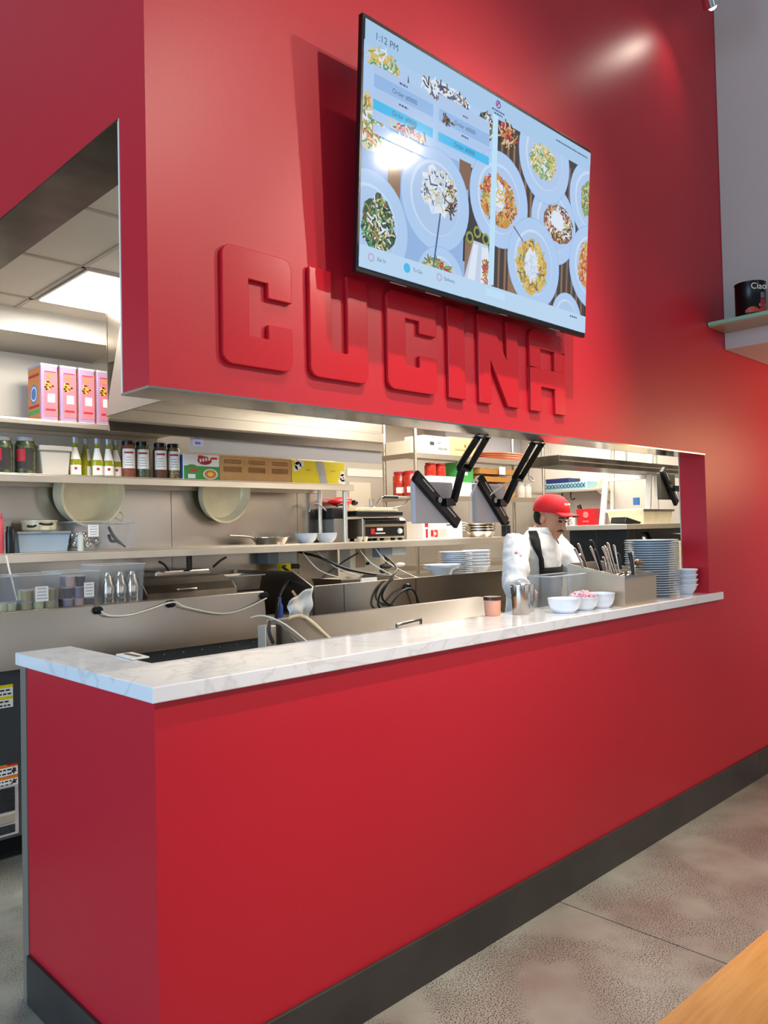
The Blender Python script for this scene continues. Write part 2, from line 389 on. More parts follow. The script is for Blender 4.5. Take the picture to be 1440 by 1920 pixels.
rect(.036,.30,.44,.60,'panel2'); rect(.04,.30,.535,.575,'panel'); rect(.04,.30,.515,.533,'panel2')
rect(.038,.301,.470,.500,'cyan'); strokes(.2,.455,.09,.01,['red','dark','cream','ink'],30); rect(.04,.30,.40,.43,'plate')
rect(.324,.588,.51,.62,'panel2'); rect(.328,.588,.535,.575,'panel'); strokes(.37,.55,.03,.008,['dark','brown'],14)
rect(.327,.588,.471,.500,'cyan')
rect(.604,.634,.07,.655,'bar')
rect(0, SW, 0, .066, 'strip'); rect(.59,.70,.03,.055,'bar')
disc(.045,.035,.013,'ring'); disc(.045,.035,.008,'strip'); disc(.199,.037,.015,'cyan'); disc(.35,.04,.013,'ring'); disc(.35,.04,.008,'strip')
disc(.632,.695,.014,'logo'); disc(.632,.695,.009,'header'); poly([(.62,.69),(.636,.709),(.642,.705),(.626,.686)],'logo')
sm.build('screen', EM, tv)
def tt(s, size, u, v, c='ink', al='CENTER'): text(s, size, EM[EI[c]], tv, T(u,v,.0062), TU, TV_, name='screen_text', ext=0, align=al)
tt('1:12 PM', .03, .038, .683, al='LEFT'); tt('Order #0000', .02, .17, .552); tt('Order #0000', .02, .17, .485); tt('Order #0000', .02, .457, .555); tt('Order #0000', .02, .457, .485)
tt('Eat In', .016, .07, .035, al='LEFT'); tt('To Go', .016, .225, .037, al='LEFT'); tt('Delivery', .016, .372, .04, al='LEFT')
m = MB()                                          # small print too fine to read: short dashes
def dashes(u0, u1, v, h=.006):
    u = u0
    while u < u1:
        w = random.uniform(.005, .013); m.quad(T(u,v,.0062), T(min(u+w,u1),v,.0062), T(min(u+w,u1),v+h,.0062), T(u,v+h,.0062)); u += w+.003
for a_ in ((.145,.18,.582),(.145,.185,.518),(.445,.47,.588),(.44,.475,.522),(.597,.668,.668),(.61,.655,.657),(.99,1.21,.688),(1.12,1.17,.047),(.14,.19,.44)): dashes(*a_)
m.build('small_print', EM[EI['ink']], tv)

# ------------------------------------------------------------------ right of the wall: glass shelf, can, track light
gs = thing('glass_shelf', 'thick glass shelf with green edge on the white bulkhead', 'shelf', (3.39,-.7,2.53))
m = MB(); m.box(3.276, 3.4975, -1.5, -.003, 2.532, 2.552); m.build('glass_panel', GLASSG, gs, bevel=.002)
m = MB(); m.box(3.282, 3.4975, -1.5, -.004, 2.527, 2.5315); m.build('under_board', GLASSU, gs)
can = thing('tomato_can', 'large black tomato can with red label on the glass shelf', 'can', (3.355,-.20,2.5525))
m = MB(); m.lathe([(.0,0),(.076,0),(.078,.003),(.078,.007),(.0755,.010),(.0755,.168),(.078,.171),(.078,.175),(.072,.175),(.072,.170),(0,.170)], (3.355,-.20,2.5525), 32); m.build('tin', BLACKM, can, smooth=40)
m = MB(); m2 = MB()
def curved(mm, c, r, a0, a1, z0, z1, mi=0, n=12, top=None):
    for i in range(n):
        a = R(a0+(a1-a0)*i/n); b = R(a0+(a1-a0)*(i+1)/n)
        h0 = z1 if top is None else top(i/n); h1 = z1 if top is None else top((i+1)/n)
        mm.quad((c[0]+r*math.cos(a),c[1]+r*math.sin(a),z0),(c[0]+r*math.cos(b),c[1]+r*math.sin(b),z0),(c[0]+r*math.cos(b),c[1]+r*math.sin(b),h1),(c[0]+r*math.cos(a),c[1]+r*math.sin(a),h0),mi)
cc = (3.355,-.20)
curved(m, cc, .0762, 180, 330, 2.558, 2.58, 0, 20, top=lambda t: 2.575+.016*abs(math.sin(t*9)))
curved(m, cc, .0763, 238, 262, 2.583, 2.63, 1, 8); curved(m, cc, .0763, 232, 268, 2.59, 2.605, 2, 8); curved(m, cc, .0764, 240, 260, 2.635, 2.665, 3, 6)
m.build('label', [mat('tomato_print','b8442a',.4), INKR, mat('pink_print','e06a86',.4), mat('grey_print','7a7078',.4)], can)
text('Ciao', .046, PAPER, can, (3.355-.0765*.62,-.20-.0765*.80,2.695), (.80,-.62,0), (0,0,1))
ts = thing('track_spotlight', 'small chrome track spotlight high in the corner of the red wall', 'spotlight', (2.93,-.2,4.11))
m = MB(); m.cyl((2.93,-.2,4.10), .012, .35, 12); m.box(2.5,3.45,-.215,-.185,4.44,4.47); m.build('track', BLACKM, ts)
m = MB(); Mx = Matrix.Translation((2.96,-.2,4.09)) @ Euler((0,R(-40),0)).to_matrix().to_4x4(); m.lathe([(.02,.07),(.035,.06),(.042,-.04),(.038,-.045),(.0,-.035)], n=20, M=Mx); m.build('head', mat('chrome','d8d8d8',.08,metal=1), ts, smooth=40)
m = MB(); m.ell((2.985,-.2,4.062), (.024,.024,.024), 12); m.build('bulb', mat('bulb_glow','fff2dc',.3,emit=18), ts, smooth=60)
m = MB()
for k in range(4): m.tube([(2.74+.03*k,-.2,4.02),(2.77+.035*k,-.19,4.10)], .008, 8)
m.build('lamp_fins', mat('chrome','d8d8d8',.08,metal=1), ts)
# wooden dining table edge nearest the camera
tb = thing('wooden_table', 'light wooden table top at the bottom right corner', 'table', (.7,-1.7,0))
m = MB(); m.prism([(-.32,-1.205),(2.2,-1.315),(2.2,-2.1),(-.32,-2.1)], lambda x,y:(x,y,.715), lambda x,y:(x,y,.75)); m.build('tabletop', TABLEW, tb, bevel=.003)
for x in (-.2, 2.1):
    for y in (-1.36, -2.0):
        m = MB(); m.box(x-.03, x+.03, y-.03, y+.03, 0, .7145); m.build('leg', BLACKM, tb, bevel=.003)

# ------------------------------------------------------------------ kitchen: equipment
# near cold table with a sloping steel lid, just behind the counter
ct = thing('cold_prep_table', 'stainless prep table with sloping lid and bar handle behind the counter', 'prep table', (1.78,.68,0))
m = MB(); m.box(1.07, 2.49, .40, 1.0, .12, .80); m.build('cabinet', STEELB, ct, bevel=.004)
m = MB(); m.prism([(.50,.80),(.50,.832),(.935,1.094),(.985,1.094),(1.0,1.08),(1.0,.80)], lambda y,z:(1.075,y,z), lambda y,z:(2.47,y,z)); lid = m.build('lid', STEELB, ct, bevel=.006)
def onlid(x, t, h): return (x, .50+.435*t-.52*h, .832+.262*t+.855*h)
m = MB(); m.tube([onlid(1.62,.62,0), onlid(1.62,.66,.035), onlid(1.80,.70,.035), onlid(1.80,.66,0)], .008, 8, smooth=False)
m.build('handle', STEELM, lid, smooth=60)
for x in (1.12, 2.44):
    for y in (.45, .95):
        m = MB(); m.cyl((x,y,0), .02, .12, 12); m.build('leg', STEELD, ct)
# left refrigerated line
rl = thing('refrigerated_line', 'long stainless refrigerated table with warning stickers and louvred grille', 'refrigerated table', (.5,2.3,0))
m = MB(); m.box(-1.5, 1.69, 1.90, 2.70, .15, .885); m.build('cabinet', mat('blue_dark_steel','6d7479',.4,metal=.85,var=.1,vs=3), rl, bevel=.004)
m = MB(); m.prism([(1.865,.888),(1.90,1.142),(1.915,1.146),(1.94,1.146),(1.94,1.12),(2.70,1.12),(2.70,.888)], lambda y,z:(-1.5,y,z), lambda y,z:(1.695,y,z)); m.build('back_panel', STEELB, rl, bevel=.003)
m = MB()
m.box(-.3,.345,1.893,1.8995,.165,.385); m.build('grille_frame', GREYP, rl, bevel=.002)
m = MB()
for k in range(17):
    z = .375-.0062*k*1.0
    if z > .27: m.box(-.29,.328,1.888,1.8925,z-.0036,z)
for k in range(5): m.box(-.29,.328,1.888,1.8925,.178+.0075*k,.182+.0075*k)
m.build('louvre', RUBBER, rl)
m = MB(); m.box(-.29,.328,1.886,1.8925,.222,.262); m.build('kick_panel', mat('cream_metal','b9b3a2',.4,metal=.5), rl, bevel=.002)
def sticker(x0, x1, z0, z1, y, rows):
    m = MB(); m.box(x0,x1,y-.0008,y,z0,z1,0); H = z1-z0; n = len(rows)
    for i, c in enumerate(rows):
        za = z1-H*i/n; zb = z1-H*(i+.8)/n
        if c: m.quad((x0,y-.0012,zb),(x1,y-.0012,zb),(x1,y-.0012,za),(x0,y-.0012,za),c)
        else:
            x = x0+.005
            while x < x1-.02:
                w = random.uniform(.008,.02); m.quad((x,y-.0012,zb+.2*(za-zb)),(x+w,y-.0012,zb+.2*(za-zb)),(x+w,y-.0012,za-.25*(za-zb)),(x,y-.0012,za-.25*(za-zb)),4); x += w+.005
    return m
ST = [PAPER, YEL, mat('orange_sticker','ea7c1c',.5), INKR, INK]
sticker(.14,.328,.725,.825,1.8992,[1,0,0,1,0,0]).build('warning_sticker', ST, rl)
sticker(.10,.345,.425,.475,1.8992,[2,0,0]).build('warning_sticker', ST, rl)
m = sticker(.10,.345,.378,.423,1.8975,[2,0,0])
m.build('warning_sticker', ST, rl)
m = MB()
for z in (.468,.417): m.box(.30,.345,1.8966 if z<.45 else 1.8976,1.897 if z<.45 else 1.8982,z,z+.008,0)
for z in (.438,.388): m.prism([(.315,z),(.34,z),(.3275,z+.022)], lambda x,z:(x,1.8966,z), lambda x,z:(x,1.8974,z), 1)
m.build('warning_symbol', [INKR, INK], rl)
for x in (-.9, .1, 1.5):
    m = MB(); m.cyl((x,2.0,0),.035,.15,12); m.build('caster', RUBBER, rl)
m = MB(); m.box(-1.4,1.6,2.05,2.6,.02,.15); m.build('under_shade_block', RUBBER, rl)  # black block stands in for the shade below the table
m = MB()
for k in range(7): m.ell((.95+.11*k,1.8835,.865),(.004,.002,.004),8)
m.build('rivet', STEELM, rl)
for x, lb in ((.718,0),(1.105,1),(1.69,2)):
    m = MB(); m.lathe([(0,0),(.017,0),(.020,.008),(.017,.02),(0,.022)], n=14, M=Matrix.Translation((x,1.888,1.120)) @ Euler((R(90),0,0)).to_matrix().to_4x4()); m.build('cord_knob', BLACK, rl, smooth=50)
o = MB().tube([(.725,1.868,1.115),(.76,1.868,1.09),(.86,1.868,1.082),(.97,1.868,1.10),(1.105,1.868,1.128),(1.18,1.868,1.095),(1.40,1.868,1.042),(1.56,1.868,1.062),(1.69,1.868,1.105)], .0045, 8).build('extension_cord', WIRE, smooth=60)
tag(o, 'white cord draped between black knobs across the steel panel', 'cord')
# right line
rr = thing('steel_worktable', 'stainless work table with tall steel back standing behind the lid', 'work table', (3.2,2.3,0))
m = MB(); m.box(2.08, 4.55, 1.905, 2.70, .15, .90); m.build('cabinet', STEELB, rr, bevel=.004)
m = MB(); m.box(2.07, 4.56, 1.90, 1.915, .9005, 1.148); m.box(2.07, 4.56, 1.9155, 2.70, .9005, 1.112); m.build('back_panel', STEELB, rr, bevel=.002)
m = MB(); m.prism([(1.916,.92),(1.916,1.146),(2.10,1.232),(2.7,1.232),(2.7,.92)], lambda y,z:(2.056,y,z), lambda y,z:(2.069,y,z)); m.build('side_guard', STEELB, rr, bevel=.002)
m = MB(); m.box(2.30,2.302,1.8975,1.9,.92,1.14); m.box(2.95,2.952,1.8975,1.9,.92,1.14); m.build('seam', STEELD, rr)
for x in (2.2, 4.4):
    m = MB(); m.cyl((x,2.0,0),.03,.15,12); m.build('leg', STEELD, rr)
# shelves above the lines
def shelf(name, x0, x1, y0, y1, zt, lip, label, posts=(), zlow=None):
    t = thing(name, label, 'shelf', ((x0+x1)/2, y1, zt))
    m = MB(); m.box(x0,x1,y0,y1,zt-.006,zt); m.box(x0,x1,y0,y0+.012,zt-lip,zt-.0061); m.box(x0,x1,y1-.012,y1,zt-lip,zt-.0061); m.build('shelf_board', SHELF, t, bevel=.002)
    for px, py in posts:
        m = MB(); m.cyl((px,py,zlow),.016,zt-.0065-zlow,12); m.build('post', SHELF, t, smooth=50)
    return t
shelf('lower_shelf', -1.5, 4.75, 2.35, 2.73, 1.397, .05, 'long steel shelf with a square lip running behind the prep tables')
bpy.data.objects['lower_shelf'].name = 'steel_shelf'
shelf('steel_shelf', -1.5, 2.815, 2.35, 2.73, 1.803, .045, 'steel shelf carrying the oil bottles, spice tubs and cartons', ((2.755,2.385),(2.755,2.66)), 1.398)
shelf('steel_shelf', -1.5, 1.50, 2.35, 2.73, 2.085, .03, 'highest steel shelf on the left, carrying the pink oil tins')
# exhaust hood over the pass
hd = thing('exhaust_hood', 'large stainless exhaust hood hanging behind the header', 'hood', (1.8,1.8,2.66))
m = MB(); m.prism([(1.49,2.09),(1.49,2.654),(1.83,2.654),(1.90,2.52),(2.01,2.25),(2.075,2.086)], lambda y,z:(.858,y,z), lambda y,z:(.866,y,z)); m.build('end_panel', mat('satin_steel','a89e92',.42,metal=.7), hd)
m = MB(); m.box(.867,2.83,1.47,2.06,2.36,2.654); m.build('canopy', STEEL, hd)
m = MB(); m.prism([(2.068,2.654),(2.068,2.134),(2.056,2.130),(2.056,2.074),(2.068,2.070),(2.048,2.012),(2.06,2.008),(2.076,2.012),(2.076,2.654)], lambda y,z:(.867,y,z), lambda y,z:(2.83,y,z)); m.build('rear_gutter', STEEL, hd)
m = MB(); m.box(1.345,2.83,2.078,2.086,1.93,2.06); sh = m.build('hanging_shield', mat('grey_shield','b0acab',.5,metal=.3), hd)
m = MB(); m.box(1.36,1.43,2.0775,2.0779,1.965,2.005,0); m.box(1.375,1.41,2.077,2.0774,1.975,1.99,1); m.build('shield_label', [mat('lilac_label','cfc4dc',.5), BLU], sh)
for x in (1.25, 1.75, 2.25):
    m = MB(); m.box(x-.22,x+.22,1.52,2.0,2.335,2.3595)
    for k in range(9): m.box(x-.20+.045*k,x-.185+.045*k,1.54,1.98,2.325,2.3349)
    m.build('grease_filter', STEELD, hd)
# ceiling light panels; all but the first are unseen, added to light the kitchen
for i, (x0, y0, w, l) in enumerate(((.565,1.60,.58,.56),(3.30,2.20,1.17,.57),(4.82,.98,.58,1.19),(4.2,2.81,1.19,.58),(6.04,2.2,.58,1.19),(2.99,.37,1.17,.57))):
    t = thing('ceiling_light', ['square glowing ceiling panel seen through the left opening','added glowing ceiling panel between the hood and the storage rack','added glowing ceiling panel over the person in the red cap','added glowing ceiling panel above the storage rack','added glowing ceiling panel above the ladder','added glowing ceiling panel close behind the header over the worktop'][i], 'light', (x0+w/2,y0+l/2,2.654))
    m = MB(); m.box(x0-.012,x0+w+.012,y0-.012,y0+l+.012,2.648,2.6544); m.build('frame', WHITEP, t)
    m = MB(); m.box(x0,x0+w,y0,y0+l,2.644,2.6479); m.build('diffuser', mat('diffuser_glow','fff6e8',.5,emit=3.2), t)
# small plastic ticket clip on the worktop
m = MB(); m.prism([(.150,.41),(.205,.41),(.215,.54),(.160,.54)], lambda x,y:(x,y,ZC+.0005), lambda x,y:(x,y,ZC+.006)); t = thing('ticket_clip', 'small white plastic clip lying on the inner edge of the worktop', 'clip', (.18,.475,ZC)); m.build('clip_body', WHITEP, t, bevel=.002)
m = MB(); m.box(.175,.19,.43,.52,ZC+.0061,ZC+.0072); m.build('slot', INK, t)

# ------------------------------------------------------------------ goods on the shelves
Z2 = 1.8035
def label_quads(m, x0, x1, z0, z1, y, base=0, ink=1, rows=6):  # paper with fine print rows
    m.box(x0,x1,y-.0006,y,z0,z1,base)
    for i in range(rows):
        za = z1-(z1-z0)*(i+.6)/(rows+.6); h = (z1-z0)/(rows+.6)*.22; L_ = (x1-x0)*random.uniform(.5,.85)
        m.quad((x0+(x1-x0-L_)/2,y-.001,za-h),(x0+(x1-x0+L_)/2,y-.001,za-h),(x0+(x1-x0+L_)/2,y-.001,za),(x0+(x1-x0-L_)/2,y-.001,za),ink)
# olive oil tins
TINM = [LAV, PINK, ORG, PAPER, INKR, SILV, BLU, GRN, YEL]
def oil_tin():
    t = thing('oil_tin', '', 'tin', (.71,2.55,2.0855), 'pink oil tins in a row on the highest shelf')
    x0,x1,y0,y1,z0,z1 = .665,.755,2.42,2.60,2.0856,2.392
    m = MB(); m.box(x0,x1,y0,y1,z0,z1); m.build('tin_body', LAV, t, bevel=.006)
    m = MB(); m.box(x0-.001,x1+.001,y0-.001,y1+.001,z0,z0+.012); m.box(x0-.001,x1+.001,y0-.001,y1+.001,z1-.010,z1+.003); m.build('rim', SILV, t, bevel=.003)
    m = MB(); m.cyl(((x0+x1)/2,2.50,z1+.003),.016,.015,12); m.build('cap', WHITEP, t)
    m = MB(); y = y0-.0015
    m.box(x0+.018,x1-.002,y,y+.001,z0+.03,z1-.04,1)
    m.lathe([(.006,0),(.013,0),(.013,.001),(.006,.001)], n=16, mi=2, M=Matrix.Translation((.71,y-.0005,2.33)) @ Euler((R(90),0,0)).to_matrix().to_4x4())
    for k in range(22):
        cx = .71+random.uniform(-.022,.024); cz = random.uniform(2.255,2.305); m.box(cx-.006,cx+.006,y-.001,y-.0002,cz-.004,cz+.004, random.choice((2,4,2,8)))
    m.box(.70,.738,y-.0016,y-.0002,2.19,2.235,3)
    for k in range(3): m.box(.704,.734,y-.0022,y-.0017,2.198+.011*k,2.201+.011*k,5)
    m.box(.685,.745,y-.001,y-.0002,2.35,2.355,4); m.box(.69,.742,y-.001,y-.0002,2.145,2.155,4)
    m.build('front_label', TINM, t)
    m = MB(); x = x0-.0015
    m.box(x,x+.001,y0+.01,y1-.01,z0+.014,z1-.014,2)
    for r_, c in ((.052,6),(.040,3),(.032,6)): m.lathe([(0,0),(r_,0),(r_,.0012),(0,.0012)], n=20, mi=c, M=Matrix.Translation((x-.0004*(6-r_*100),2.51,2.24)) @ Euler((0,R(90),0)).to_matrix().to_4x4())
    m.box(x-.001,x-.0002,y0+.015,y1-.015,2.13,2.155,7); m.box(x-.001,x-.0002,y0+.02,y1-.02,2.33,2.345,4); m.box(x-.001,x-.0002,y0+.02,y1-.02,2.165,2.18,4)
    m.build('side_label', TINM, t)
    return t
t0 = oil_tin(); t0['label'] = 'pink oil tin at the left end of the tin row, orange side showing'
for k, lb in enumerate(('second pink oil tin from the left on the highest shelf','third pink oil tin from the left, its white tag tilted','fourth pink oil tin, half hidden behind the hood panel')):
    copy_tree(t0, (.71+.1015*(k+1), 2.55, 2.0855), lb)
# jars on the upper shelf
def jar(name, x, y, z, r, h, content, cap, label, lab=None, capn='lid', grp=None, capm=None, cat='jar'):
    t = thing(name, label, cat, (x,y,z), grp)
    m = MB(); m.lathe([(0,0),(r*.95,0),(r,.008),(r,h*.80),(r*.8,h*.88),(r*.8,h*.9),(0,h*.9)], (x,y,z), 24); m.build('glass', content, t, smooth=40)
    m = MB(); m.lathe([(0,0),(r*.86,0),(r*.86,h*.1),(r*.8,h*.11),(0,h*.11)], (x,y,z+h*.9), 24); m.build(capn, cap, t, smooth=40)
    if lab:
        m = MB(); curved(m, (x,y), r*1.012, 195, 300, z+h*(.26 if lab=='spice' else .15), z+h*(.79 if lab=='spice' else .70), 0, 14)
        if lab == 'spice':
            curved(m, (x,y), r*1.02, 212, 284, z+h*.66, z+h*.71, 1, 10)
            for k in range(4): curved(m, (x,y), r*1.02, 218+3*k, 280-5*k, z+h*(.34+.07*k), z+h*(.352+.07*k), 2, 6)
        else:
            curved(m, (x,y), r*1.02, 200, 250, z+h*.35, z+h*.68, 1, 10); curved(m, (x,y), r*1.025, 255, 300, z+h*.12, z+h*.45, 0, 8)
        m.build('label', [PAPER if lab=='spice' else INK, INKR, INK], t)
    return t
jar('olive_jar', .485, 2.47, Z2, .052, .19, HERB, GREYP, 'large jar of dark olives at the left end of the bottle shelf', 'jar')
jar('olive_jar', .60, 2.47, Z2, .052, .195, HERB, GREYP, 'large jar of olives with tall red label beside the clear tub', 'jar')
t = thing('storage_tub', 'translucent square deli tub with ribbed lid between the jars and oil bottles', 'tub', (.742,2.5,Z2))
m = MB(); m.prism([(.675,Z2),(.812,Z2),(.825,Z2+.13),(.662,Z2+.13)], lambda x,z:(x,2.43,z), lambda x,z:(x,2.58,z)); m.build('tub_body', DELI, t, bevel=.008)
m = MB(); m.box(.655,.83,2.42,2.59,Z2+.1305,Z2+.158); m.build('lid', DELI, t, bevel=.006)
def oil_bottle():
    t = thing('oil_bottle', '', 'bottle', (.865,2.47,Z2), 'olive oil bottles on the middle left shelf')
    m = MB(); m.lathe([(0,0),(.031,0),(.0335,.006),(.0335,.085),(.029,.105),(.018,.150),(.013,.175),(.013,.185),(0,.185)], (.865,2.47,Z2), 20); m.build('glass', OILG, t, smooth=40)
    m = MB(); m.lathe([(0,0),(.0165,0),(.0165,.030),(.014,.032),(0,.032)], (.865,2.47,Z2+.1855), 16); m.build('cap', mat('grey_cap','a4adb6',.35,metal=.4), t, smooth=40)
    m = MB(); curved(m,(.865,2.47),.0342,200,310,Z2+.010,Z2+.062,0,12); curved(m,(.865,2.47),.0346,240,265,Z2+.036,Z2+.050,1,4)
    for k in range(6): z = Z2+.093+.011*k; r_ = .0328-.0016*k*1.45; curved(m,(.865,2.47),r_,205,300-4*k,z,z+.011,0,6)
    m.build('label', [PAPER, INKR], t)
    return t
b0 = oil_bottle(); b0['label'] = 'green oil bottle nearest the clear tub, leftmost of five'
for x, y, lb in ((.945,2.52,'green oil bottle without visible label, set back in the row'),(.985,2.46,'middle one of the five green oil bottles'),(1.048,2.46,'fourth green oil bottle from the left'),(1.108,2.49,'green oil bottle beside the black capped spice tubs')):
    copy_tree(b0, (x,y,Z2), lb, rz=R(60) if 'without' in lb else 0)
for x, cont, lb in ((1.175,mat('reddish_spice','8a4a32',.5,var=.2,vs=80),'black capped spice tub with reddish spice, first after the oil bottles'),(1.262,HERB,'black capped spice tub with green herbs'),(1.375,mat('brown_spice','5c3a26',.5,var=.2,vs=80),'black capped spice tub with brown spice behind white label'),(1.462,GRAIN,'black capped spice tub standing against the green and white carton')):
    jar('spice_tub', x, 2.47, Z2, .042, .212, cont, BLACK, lb, 'spice', 'cap', 'tall spice tubs with black caps', cat='tub')
    m = MB(); m.lathe([(0,0),(.018,0),(.016,.02),(0,.02)], (x,2.47,Z2+.2), 14); 
def carton(name, x0, x1, y0, y1, z0, z1, m_, label, cat='box', fn=None, mats=None, bevel=.002):
    t = thing(name, label, cat, ((x0+x1)/2,(y0+y1)/2,z0))
    m = MB(); m.box(x0,x1,y0,y1,z0,z1); m.build('box_body', m_, t, bevel=bevel)
    if fn: m = MB(); fn(m); m.build('print', mats, t)
    return t
def soup(m):
    y = 2.4195
    m.quad((1.502,y,Z2+.002),(1.748,y,Z2+.002),(1.748,y,Z2+.085),(1.502,y,Z2+.085),0)
    m.add([(1.502+.246*i/10,y-.0003,Z2+.075+.02*math.sin(i*.7)) for i in range(11)]+[(1.748,y-.0003,Z2+.03),(1.502,y-.0003,Z2+.03)],[tuple(range(13))],0)
    for r_, c in ((.052,1),(.044,2),(.02,3)): m.add([(1.685+r_*math.cos(a*.4),y-.0006-c*.0002,Z2+.038+r_*.62*math.sin(a*.4)) for a in range(16)],[tuple(range(16))],c)
    m.add([(1.645+.05*math.cos(a*.4),y-.0008,Z2+.120+.026*math.sin(a*.4)) for a in range(16)],[tuple(range(16))],4)
    for k in range(4): m.box(1.61+.02*k,1.622+.02*k,y-.0014,y-.0009,Z2+.11+.004*k,Z2+.13+.004*k,1)
    m.box(1.53,1.58,y-.001,y-.0004,Z2+.01,Z2+.035,1); m.box(1.54,1.60,y-.001,y-.0004,Z2+.055,Z2+.068,5); m.box(1.60,1.635,y-.001,y-.0004,Z2+.135,Z2+.15,5); m.box(1.69,1.735,y-.001,y-.0004,Z2+.13,Z2+.142,5)
    x = 1.4985; m.quad((x,2.425,Z2+.01),(x,2.60,Z2+.01),(x,2.60,Z2+.15),(x,2.425,Z2+.15),6)
carton('food_carton', 1.50, 1.75, 2.42, 2.62, Z2, Z2+.155, PAPER, 'white and green food carton with a soup bowl picture', 'carton', soup, [GRN, CERAM, ORG, YEL, INKR, REDB, BLU])
def brown(m):
    y = 2.4195
    for k in range(3):
        x = 1.785+.185*k; m.box(x,x+.125,y-.0004,y,Z2+.112,Z2+.135,0)
        for j in range(8): m.box(x+.006+.015*j,x+.014+.015*j,y-.0008,y-.0005,Z2+.117,Z2+.130,1)
        for j in range(16): m.box(x-.004+.0085*j,x+.0005+.0085*j,y-.0004,y,Z2+.058,Z2+.092,0)
carton('cardboard_box', 1.754, 2.312, 2.42, 2.66, Z2, Z2+.162, CARD, 'long brown cardboard box with three dark print blocks', 'box', brown, [CARD2, CARD])
def yellow(m):
    y = 2.4195
    for (x,z,r_) in ((2.37,.12,.030),(2.345,.10,.022),(2.40,.135,.022),(2.36,.145,.02),(2.77,.05,.028),(2.745,.03,.02),(2.765,.08,.02),(2.78,.02,.02)):
        m.add([(min(x+r_*math.cos(a*.628),2.789),y-.0003,max(Z2+z+r_*math.sin(a*.628),Z2+.002)) for a in range(10)],[tuple(range(10))],0)
    m.add([(2.52,y-.0006,Z2+.158),(2.595,y-.0006,Z2+.158),(2.63,y-.0006,Z2+.001),(2.565,y-.0006,Z2+.001)],[(0,1,2,3)],1)
    for x in (2.44,2.455,2.47,2.66,2.675,2.69): m.box(x,x+.008,y-.0004,y,Z2+.09,Z2+.10,2)
    m.ell((2.775,y-.002,Z2+.05),(.006,.001,.006),8,3)
carton('flower_box', 2.316, 2.79, 2.42, 2.62, Z2, Z2+.158, YEL, 'bright yellow box with white flowers and grey tape', 'box', yellow, [PAPER, SILV, ORG, INKR])

# hanging stock pots on the splash wall
def hang_pot(x, z, r, dep, label, handle):
    t = thing('stock_pot', label, 'pot', (x,2.66,z))
    M_ = Matrix.Translation((x,2.70,z)) @ Euler((R(97),0,R(4))).to_matrix().to_4x4()
    m = MB(); m.lathe([(0,0),(r*.90,0),(r*.97,.012),(r,.03),(r,dep),(r*1.04,dep+.003),(r*1.04,dep+.010),(r*.97,dep+.010),(r*.96,.03),(r*.88,.012),(0,.010)], n=40, M=M_); m.build('pan_body', ALU, t, smooth=40)
    if handle:
        m = MB(); m.tube([M_ @ Vector(p) for p in ((r*.86,-r*.50,dep-.012),(r*1.12,-r*.66,dep-.008),(r*1.04,-r*.86,dep-.008),(r*.74,-r*.70,dep-.012))], .006, 8, smooth=False); m.build('handle', ALU, t, smooth=60)
    return t
hang_pot(1.0, 1.735, .185, .13, 'big shallow aluminium pot with loop handle hanging under the bottle shelf', 1)
hang_pot(1.93, 1.745, .185, .07, 'aluminium pan lid hanging right of the wall seam under the cartons', 0)
# lower shelf
Z1 = 1.3975
t = thing('pan_set', 'grey plastic pan holding lidded dishes at the left of the lower shelf', 'pan', (.66,2.52,Z1))
def open_box(m, x0, x1, y0, y1, z0, z1, th=.004, taper=.012, mi=0):
    a = [(x0+taper,y0+taper),(x1-taper,y0+taper),(x1-taper,y1-taper),(x0+taper,y1-taper)]; b = [(x0,y0),(x1,y0),(x1,y1),(x0,y1)]
    b2 = [(x0+th,y0+th),(x1-th,y0+th),(x1-th,y1-th),(x0+th,y1-th)]; a2 = [(x0+taper+th,y0+taper+th),(x1-taper-th,y0+taper+th),(x1-taper-th,y1-taper-th),(x0+taper+th,y1-taper-th)]
    vs = [(x,y,z0) for x,y in a]+[(x,y,z1) for x,y in b]+[(x,y,z1) for x,y in b2]+[(x,y,z0+th) for x,y in a2]
    fs = [(3,2,1,0),(12,13,14,15)]
    for i in range(4):
        j = (i+1)%4; fs += [(i,j,j+4,i+4),(i+4,j+4,j+8,i+8),(i+8,j+8,j+12,i+12)]
    return m.add(vs, fs, mi)
m = MB(); open_box(m,.545,.815,2.43,2.66,Z1,Z1+.095); m.build('pan_body', mat('blue_grey_plastic','9fb2c4',.4), t, bevel=.003)
m = MB(); m.box(.54,.82,2.425,2.665,Z1+.0955,Z1+.108); m.build('lid', mat('grey_lid','8f979c',.4), t, bevel=.003)
t = thing('casserole_dish', 'shallow steel casserole with side handles on top of the grey pan', 'pot', (.69,2.53,Z1+.109))
m = MB(); m.lathe([(0,0),(.075,0),(.085,.01),(.088,.05),(.094,.053),(.094,.058),(.08,.056),(0,.064)], (.69,2.53,Z1+.109), 24); m.build('pan_body', ALU, t, smooth=40)
m = MB(); m.tube([(.61,2.46,Z1+.14),(.60,2.44,Z1+.135),(.62,2.425,Z1+.135),(.64,2.445,Z1+.14)],.006,8); m.tube([(.66,2.44,Z1+.15),(.67,2.41,Z1+.145),(.71,2.41,Z1+.145),(.72,2.44,Z1+.15)],.006,8); m.build('handle', BLACK, t, smooth=60)
t = thing('deli_stack', 'stack of wrapped clear deli cups at the left end of the lower shelf', 'cups', (.50,2.52,Z1))
for k in range(4):
    m = MB(); m.lathe([(0,0),(.040,0),(.048,.036),(.050,.036),(.050,.040),(0,.041)], (.50+.006*(k%2),2.55,Z1+.001+.042*k), 18); m.build('cup', DELI, t, smooth=40)
